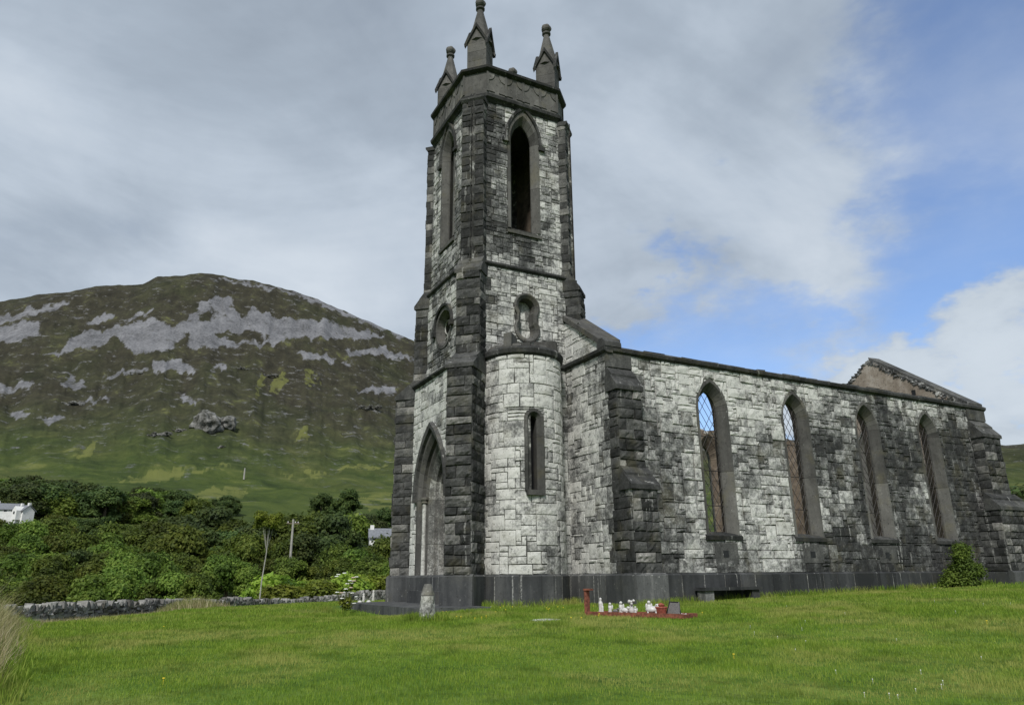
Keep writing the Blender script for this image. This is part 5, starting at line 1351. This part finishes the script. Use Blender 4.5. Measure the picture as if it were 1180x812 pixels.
# ------------------------------------------------------------------ dry stone wall
def drywall(points, hs, label, seed):
    r_ = random.Random(seed); m1 = MB()
    for (a, b), h in zip(zip(points[:-1], points[1:]), hs):
        L0 = (b-a).length; d_ = (b-a).normalized(); n_ = Vector((-d_.y, d_.x, 0)); s_ = 0
        rows = 8
        for row in range(rows):
            s_ = r_.uniform(0, .3)
            while s_ < L0:
                wd = r_.uniform(.14, .42)*(1.15 if row < 2 else .9); p = a+d_*(s_+wd/2); z = hz(p.x, p.y)+h*(row+.5)/rows*.86
                m1.blob((p.x, p.y, z), 1, r_, r_.uniform(.25, 1.0), 1, .12, (wd*.52, .28, h/rows*.56)) if False else None
                c = p; e = [c+d_*(sx*wd*.5)+n_*(sy*.24)+Vector((0, 0, z-c.z+sz*h/rows*.46)) for sz in (-1, 1) for sy in (-1, 1) for sx in (-1, 1)]
                pj = r_.uniform(-.035, .035); e = [v+n_*pj+Vector((r_.uniform(-.05, .05), r_.uniform(-.05, .05), r_.uniform(-.035, .035))) for v in e]
                m1.add(e, [(0, 2, 3, 1), (4, 5, 7, 6), (0, 1, 5, 4), (2, 6, 7, 3), (0, 4, 6, 2), (1, 3, 7, 5)], r_.uniform(.2, .95)); s_ += wd+.01
        s_ = 0
        while s_ < L0:                                                   # upright cope stones
            wd = r_.uniform(.09, .24); p = a+d_*(s_+wd/2); z = hz(p.x, p.y)+h*.86; hh_ = r_.uniform(.10, .27)
            e = [p+d_*(sx*wd*.5*(1 if sz < 0 else .6))+n_*(sy*.22)+Vector((0, 0, z-p.z+(hh_ if sz > 0 else -.03))) for sz in (-1, 1) for sy in (-1, 1) for sx in (-1, 1)]
            pj = r_.uniform(-.035, .035); e = [v+n_*pj+Vector((r_.uniform(-.05, .05), r_.uniform(-.05, .05), r_.uniform(-.035, .035))) for v in e]
            m1.add(e, [(0, 2, 3, 1), (4, 5, 7, 6), (0, 1, 5, 4), (2, 6, 7, 3), (0, 4, 6, 2), (1, 3, 7, 5)], r_.uniform(.3, 1)); s_ += wd+.005
    return tag(m1.build('dry_stone_wall', DRYS), label, 'wall')
DRYS = stone_mat('field_stone', [(0.0, (.045, .044, .041)), (.35, (.11, .107, .10)), (.7, (.22, .217, .205)), (1.0, (.36, .355, .34))], tw=1.0, big=.2, mid=.2, fine=.3, streak=.0, bump=.3)
def wp(px, ds): g = atdist(px, ds); return g
drywall([wp(-60, 33), wp(0, 34.5), wp(60, 36), wp(120, 39), wp(190, 43), wp(260, 49), wp(350, 56), wp(450, 62), wp(520, 66)], [1.08, 1.08, 1.08, 1.08, 1.1, 1.3, 1.45, 1.5], 'grey dry stone wall with upright cope stones bounding the lawn', 3)

# ------------------------------------------------------------------ far houses, poles, crags
def house(px, py, ds, w_, d_, h_, rz, label, dormer=True, zoff=None):
    g = atdist(px, ds); dr = raydir(px, py); hh_ = math.hypot(dr.x, dr.y); z = CAM.z+dr.z/hh_*ds
    root = tag(empty('cottage', (g.x, g.y, z), rz), label, 'house')
    m1 = MB(); m1.box((-w_/2, -d_/2, min(-1, g.z-z-.5)), (w_/2, d_/2, h_), .5)
    for s_ in (-1, 1): m1.prism([(-d_/2, h_), (d_/2, h_), (0, h_+d_*.42)], lambda a, b: Vector((s_*w_/2-s_*.15, a, b)), lambda a, b: Vector((s_*w_/2, a, b)), .5)
    m1.build('wall', WALLW, root)
    rf = MB()
    for s_ in (-1, 1):
        rf.add([(-w_/2-.2, s_*(d_/2+.3), h_-.15), (w_/2+.2, s_*(d_/2+.3), h_-.15), (w_/2+.2, 0, h_+d_*.42+.12), (-w_/2-.2, 0, h_+d_*.42+.12),
                (-w_/2-.2, s_*(d_/2+.3), h_), (w_/2+.2, s_*(d_/2+.3), h_), (w_/2+.2, 0, h_+d_*.42+.25), (-w_/2-.2, 0, h_+d_*.42+.25)], [(0, 1, 2, 3), (4, 5, 6, 7), (0, 1, 5, 4), (1, 2, 6, 5), (0, 3, 7, 4)], .5)
    ro = rf.build('roof', SLATE, root)
    for s_ in ((-1, 1) if w_ < 4 else (-1,)):
        c = MB(); c.box((s_*w_*.42-.28, -.25, h_+d_*.3), (s_*w_*.42+.28, .25, h_+d_*.42+.7), .5); c.build('chimney', WALLW, ro)
    for k in range(3):
        q_ = MB(); x_ = -w_*.33+k*w_*.33; q_.box((x_-.06*w_, -d_/2-.05, h_*.4), (x_+.06*w_, -d_/2+.02, h_*.8), .5); q_.build('window', GLASSD, root)
    if dormer:
        q_ = MB(); q_.box((w_*.1-.8, -d_/2-1.2, -1), (w_*.1+.8, -d_/2, h_), .5); q_.prism([(w_*.1-.8, h_), (w_*.1+.8, h_), (w_*.1, h_+1.0)], lambda a, b: Vector((a, -d_/2-1.2, b)), lambda a, b: Vector((a, 0, b)), .5)
        q_.build('gabled_porch', WALLW, root)
        q_ = MB(); q_.box((w_*.1-.25, -d_/2-1.24, .3), (w_*.1+.25, -d_/2-1.2, .9), .5); q_.build('window', GLASSD, root)
    return root
house(17, 594, 205, 3.1, 2.7, 1.1, R(-52), 'white gabled cottage among trees at the left edge', True)
house(-4, 591, 215, 4.6, 3.0, .9, R(-5), 'low white wing with slate roof behind the gabled cottage', False)
house(441, 624, 112, 4.2, 2.6, .6, R(-15), 'small white cottage roof and chimney showing over trees beside the tower', False)
def upole(px, pt, pb, ds, label):
    g = atdist(px, ds) if ds < 200 else onground(px, pb, 150, 1500); ds = (g.xy-CAM.xy).length
    def zz(py): d = raydir(px, py); return CAM.z+d.z/math.hypot(d.x, d.y)*ds
    root = tag(empty('utility_pole', (g.x, g.y, g.z)), label, 'pole', 'wooden poles in the valley'); t_ = zz(pt)-g.z
    m1 = MB(); r0 = .0009*ds+.06; m1.tube([(0, 0, -.3), (0, 0, t_)], [r0*1.15, r0*.8], 8); m1.build('pole_shaft', POLE, root)
    m1 = MB(); m1.box((-.7, -.06, t_-.5), (.7, .06, t_-.38), .5); m1.build('cross_arm', WOOD, root)
    for x_ in (-.55, 0.25, .55):
        q_ = MB(); q_.lathe([(.05, 0), (.07, .08), (.04, .14)], (x_, 0, t_-.38), 8); q_.build('insulator', WHITEC, root)
upole(334, 598, 628, 86, 'pale wooden utility pole standing in the wood right of the sapling')
upole(281, 539, 552, 330, 'small distant utility pole on the open hillside')
CRAG = stone_mat('mountain_rock', [(0.0, (.03, .03, .028)), (.4, (.08, .08, .075)), (.7, (.16, .158, .15)), (1.0, (.26, .26, .25))], tw=.5, big=.0, mid=.0, fine=.0, streak=0, bump=.1)
t = CRAG.node_tree; b_ = t.nodes['Principled BSDF']; P = ngeo(t); c = nramp(t, nnoise(t, P, .12, 8, .7), [(.36, (.035, .037, .028)), (.48, (.11, .11, .10)), (.6, (.24, .238, .228))]); t.links.new(c, b_.inputs['Base Color'])
for k, (px, py, r0, sq) in enumerate(((238, 487, 15, (1, 1, 1)), (262, 487, 9, (1.3, 1, .9)), (205, 494, 6, (2, 1, .7)), (187, 497, 6, (1.8, 1, .8)), (173, 500, 4, (1.3, 1, .9)), (425, 466, 8, (1.8, 1, .9)), (255, 513, 4, (1.2, 1, .7)), (310, 430, 7, (1.8, 1, .8)), (285, 422, 6, (2, 1, .8)), (345, 425, 4, (2.2, 1, .8)), (80, 462, 7, (2, 1, .7)), (158, 428, 4, (1.8, 1, .8)))):
    g = onground(px, py+r0*.6, 300, 2000); ds = (g.xy-CAM.xy).length; rr = r0*ds/FPX
    m1 = MB(); rc = random.Random(500+k)
    if k < 2: m1.blob((0, 0, rr*.4), rr*1.0, rc, .5, 4, .18, (1, 1, 1), 2.2)
    for q_ in range(6 if k < 2 else 16):
        a_ = rc.uniform(-1, 1); r1 = rr*rc.uniform(.16, .42)*(1-.5*abs(a_))
        m1.blob((a_*rr*sq[0]*.95, rc.uniform(-.5, .5)*rr, rc.uniform(-.15, .45)*rr*sq[2]+a_*rr*.15), r1, rc, .5, 3, .3, (rc.uniform(1, 1.6), 1, rc.uniform(.6, 1)), 2.4)
    o = m1.build('rock_outcrop', CRAG); o.location = g; o.rotation_euler = (0, 0, -R(5))
    tag(o, ['largest rounded grey crag on the lower mountainside', 'dark crag joined right of the largest crag', 'long low grey outcrop left of the largest crag', 'grey outcrop second left of the largest crag', 'smallest grey outcrop at the left end of the crag line',
            'pale broken outcrop near the tower on the mountainside', 'small lone boulder below the largest crag', 'rocky knoll high above and right of the largest crag', 'rocky knoll upper left of the grassy gully', 'long rock ledge right of the bright grass gullies', 'broken outcrop on the left flank of the mountain', 'small rock patch by the light scree tongue'][k], 'rock outcrop', 'crags on the mountainside')

# ------------------------------------------------------------------ grass
def in_church(x, y):
    a = (x > -.15) & (x < 21.3) & (y > -.15) & (y < 9.7)
    a |= (x > CX-2.75) & (x < CX+2.3) & (y > CY-2.4) & (y < CY+2.5)
    a |= (np.hypot(x-TC[0], y-TC[1]) < TR+.18)
    a |= (x > -.1) & (x < 1.1) & (y > -1.15) & (y < 0)
    a |= (x > 18.9) & (x < 21.4) & (y > -1.15) & (y < 0)
    a |= (np.abs((x-CX)+(y-CY))*.7071 < 4.2) & (np.abs((x-CX)-(y-CY))*.7071 < .6)
    a |= (np.abs((x-CX)-(y-CY))*.7071 < 4.2) & (np.abs((x-CX)+(y-CY))*.7071 < .6)
    a |= (x > -7.2) & (x < -4) & (y > 1.1) & (y < 8.6)
    return a
def grass(name, pts, h, w_, rs, mat, lean=.45, tone=None, parent=None):
    n = len(pts); z = hgt(pts[:, 0], pts[:, 1])-.01
    a = rs.uniform(0, 2*np.pi, n); d = np.stack([np.cos(a), np.sin(a)], 1); ln_ = rs.uniform(0, 2*np.pi, n); le = rs.uniform(.1, 1, n)*lean
    base = np.column_stack([pts, z]); W_ = np.column_stack([d*w_[:, None]*.5, np.zeros(n)])
    tip = base+np.column_stack([np.cos(ln_)*le*h, np.sin(ln_)*le*h, h*np.sqrt(np.clip(1-le**2*.6, .2, 1))])
    mid = base+np.column_stack([np.cos(ln_)*le*h*.3, np.sin(ln_)*le*h*.3, h*.55])
    V = np.stack([base-W_, base+W_, mid+W_*.75, tip, mid-W_*.75], 1).reshape(-1, 3)
    F = (np.arange(n)[:, None]*5+np.array([[0, 1, 2, 4, 4, 2, 3, 3]])) # placeholder
    q = np.arange(n)[:, None]*5
    Fq = np.concatenate([q+np.array([[0, 1, 2, 4]])], 1).ravel(); Ft = (q+np.array([[4, 2, 3]])).ravel()
    me = bpy.data.meshes.new(name); me.vertices.add(len(V)); me.vertices.foreach_set('co', V.astype(np.float32).ravel())
    me.loops.add(len(Fq)+len(Ft)); me.loops.foreach_set('vertex_index', np.concatenate([Fq, Ft]).astype(np.int32))
    me.polygons.add(2*n); me.polygons.foreach_set('loop_start', np.concatenate([np.arange(0, 4*n, 4), 4*n+np.arange(0, 3*n, 3)]).astype(np.int32))
    me.update(calc_edges=True)
    t_ = rs.random(n) if tone is None else tone
    at_ = me.attributes.new('tone', 'FLOAT', 'FACE'); at_.data.foreach_set('value', np.concatenate([t_, t_]).astype(np.float32))
    me.materials.append(mat); o = bpy.data.objects.new(name, me); COL.objects.link(o); return o
def grass_mat(name, stops, pstops, trans=.3, tw_=.45):
    m, t, b = newmat(name, .6, .25); P = ngeo(t)
    f = nm(t, 'ADD', nm(t, 'MULTIPLY', nattr(t, 'tone'), tw_), nm(t, 'MULTIPLY', nnoise(t, P, .35, 5, .65, .3), 1-tw_))
    c = nramp(t, f, stops)
    c = nmix(t, nmap(t, nnoise(t, nmapping(t, P, (1, 1, 1), (9, 4, 0)), .28, 6, .7), .46, .62, 0, .9), c, pstops)
    c = nmix(t, nmap(t, nnoise(t, nmapping(t, P, (1, 1, 1), (3, 14, 0)), 1.5, 4, .7), .48, .66, 0, .75), c, tuple(x*.5 for x in stops[1][1]))
    t.links.new(c, b.inputs['Base Color'])
    tr = t.nodes.new('ShaderNodeBsdfTranslucent'); t.links.new(c, tr.inputs[0]); mx = t.nodes.new('ShaderNodeMixShader'); mx.inputs[0].default_value = trans
    t.links.new(b.outputs[0], mx.inputs[1]); t.links.new(tr.outputs[0], mx.inputs[2]); t.links.new(mx.outputs[0], t.nodes['Material Output'].inputs[0])
    return m
GM = grass_mat('lawn_blades', [(.22, (.085, .165, .017)), (.42, (.165, .275, .025)), (.60, (.25, .35, .04)), (.85, (.36, .41, .09))], (.36, .37, .10))
rs = np.random.default_rng(2)
def wedge_pts(n, d0, d1, a0, a1):
    d = np.sqrt(rs.uniform(d0*d0, d1*d1, n)); a = np.radians(rs.uniform(a0, a1, n))
    return np.column_stack([CAM.x+d*np.sin(a), CAM.y+d*np.cos(a)]), d
P_all, D_all = [], []
for n, d0, d1 in ((170000, 7, 14), (150000, 14, 21), (120000, 21, 31), (60000, 31, 46)):
    p, d = wedge_pts(n, d0, d1, -14, 70); P_all.append(p); D_all.append(d)
pts = np.vstack(P_all); dd = np.concatenate(D_all); keep = ~in_church(pts[:, 0], pts[:, 1]); pts = pts[keep]; dd = dd[keep]
cl_ = fbm(pts[:, 0]*.8, pts[:, 1]*.8, 3, 71); h = (.035+.04*rs.random(len(pts))+.14*np.clip(cl_, 0, 1))*np.clip(dd/16, .8, 1.3); w_ = .0065*np.clip(dd/11, .8, 3.2)
o = grass('lawn_grass', pts, h, w_, rs, GM); tag(o, 'short mown green grass of the churchyard lawn', 'grass', kind='stuff')
# taller tufts where the mower does not reach: along the wall feet and round the stones
pts = []
for k in range(9000):
    q_ = rnd.random()
    if q_ < .45: x_, y_ = rnd.uniform(1, 18.8), -.16-abs(rnd.gauss(0, .12))
    elif q_ < .55: x_, y_ = rnd.uniform(-.2, 1.3), -1.2-abs(rnd.gauss(0, .1))
    elif q_ < .7: g = sp_.location; a_ = rnd.uniform(0, 6.28); r0 = .25+abs(rnd.gauss(0, .12)); x_, y_ = g.x+r0*math.cos(a_), g.y+r0*math.sin(a_)
    elif q_ < .85: x_, y_ = -7.2+rnd.gauss(0, .12), rnd.uniform(1.5, 8)
    else: a_ = rnd.uniform(3.3, 6.2); r0 = TR+.25+abs(rnd.gauss(0, .1)); x_, y_ = TC[0]+r0*math.cos(a_), TC[1]+r0*math.sin(a_)
    pts.append((x_, y_))
pts = np.array(pts); o = grass('edge_grass', pts, rs.uniform(.06, .28, len(pts)), np.full(len(pts), .012), rs, GM, .6); tag(o, 'longer unmown grass along the foot of the walls and post', 'grass', kind='stuff')
# dry tall grass at the left edge and along the bank before the wall
DG = grass_mat('dry_grass_blades', [(.2, (.15, .17, .05)), (.42, (.36, .31, .15)), (.62, (.52, .44, .26)), (.85, (.66, .58, .40))], (.25, .28, .08), .35, .8)
d = np.sqrt(rs.uniform(10.5**2, 24**2, 32000)); a = np.radians(-4.6-rs.random(len(d))**.8*9.0-.9*np.clip((16-d)/6, -1, 1)+1.1*fbm(d*.5, d*0, 2, 91)); 
pts = np.column_stack([CAM.x+d*np.sin(a), CAM.y+d*np.cos(a)]); hh_ = rs.uniform(.3, .85, len(d))*rs.uniform(.6, 1.0, len(d))*(1+1.2*fbm(pts[:, 0]*1.6, pts[:, 1]*1.6, 2, 19))*(.75+.5*np.clip(np.degrees(-a)-5, 0, 2)/2)
hh_ = hh_*np.clip(.45+(np.degrees(-a)-4.4)*.35, .35, 1)
o = grass('tall_dry_grass', pts, hh_, rs.uniform(.006, .014, len(d)), rs, DG, .75); tag(o, 'tall straw-coloured dry grass at the left edge of the lawn', 'grass', kind='stuff')
d = np.sqrt(rs.uniform(10**2, 24**2, 9000)); a = np.radians(-3.9-rs.random(len(d))*4.0)
p2 = np.column_stack([CAM.x+d*np.sin(a), CAM.y+d*np.cos(a)])
o = grass('rough_green_grass', p2, rs.uniform(.08, .38, len(p2))*np.clip(.4+(np.degrees(-a)-3.8)*.5, .3, 1), np.full(len(p2), .012), rs, GM, .6); tag(o, 'rank green grass mixed through the dry grass at the left edge', 'grass', kind='stuff')
pts = []
for k in range(9000):
    px = rs.uniform(-20, 200); ds = np.interp(px, [-60, 60, 190, 260, 350], [31.5, 34, 41, 46.5, 53])+rs.normal(0, .6)-1.3; g = atdist(px, ds) if k < 0 else None
    d_ = raydir(px, 650); q_ = math.hypot(d_.x, d_.y); pts.append((CAM.x+d_.x/q_*ds, CAM.y+d_.y/q_*ds))
pts = np.array(pts); o = grass('bank_grass', pts, rs.uniform(.2, .5, len(pts)), np.full(len(pts), .02), rs, DG, .5); tag(o, 'pale seeding grass on the bank before the dry stone wall', 'grass', kind='stuff')
c = atdist(222, 40); n = 9000; pts = np.column_stack([c.x+rs.normal(0, 1.1, n), c.y+rs.normal(0, 1.2, n)])
o = grass('grass_tussock', pts, rs.uniform(.3, 1.0, n)*np.exp(-((pts[:, 0]-c.x)**2)/3.5), np.full(n, .028), rs, DG, .5); tag(o, 'tall pale grass tussock hiding part of the dry stone wall', 'grass', kind='stuff')
# dandelions and clover heads
m1 = MB()
for k in range(34):
    if k < 28: g = onground(rnd.uniform(500, 700), rnd.uniform(700, 716), 6, 60)
    else: g = onground(rnd.uniform(100, 1170), rnd.uniform(698, 790), 6, 60)
    if in_church(np.array([g.x]), np.array([g.y]))[0]: continue
    z = g.z+.07; m1.lathe([(.003, -.07), (.003, -.005), (.017, 0), (.014, .01)], (g.x, g.y, z), 7)
tag(m1.build('dandelions', YEL), 'small yellow dandelions dotted over the lawn', 'flowers', kind='stuff')
m1 = MB()
for k in range(24):
    g = onground(rnd.uniform(850, 1180) if k < 170 else rnd.uniform(60, 900), rnd.uniform(690, 810), 6, 60)
    if in_church(np.array([g.x]), np.array([g.y]))[0]: continue
    m1.blob((g.x, g.y, g.z+.05), .007, rnd, .5, 1, .1); m1.tube([(g.x, g.y, g.z), (g.x, g.y, g.z+.045)], .0015, 4)
tag(m1.build('clover_flowers', PETALW), 'small white clover heads in the lawn', 'flowers', kind='stuff')
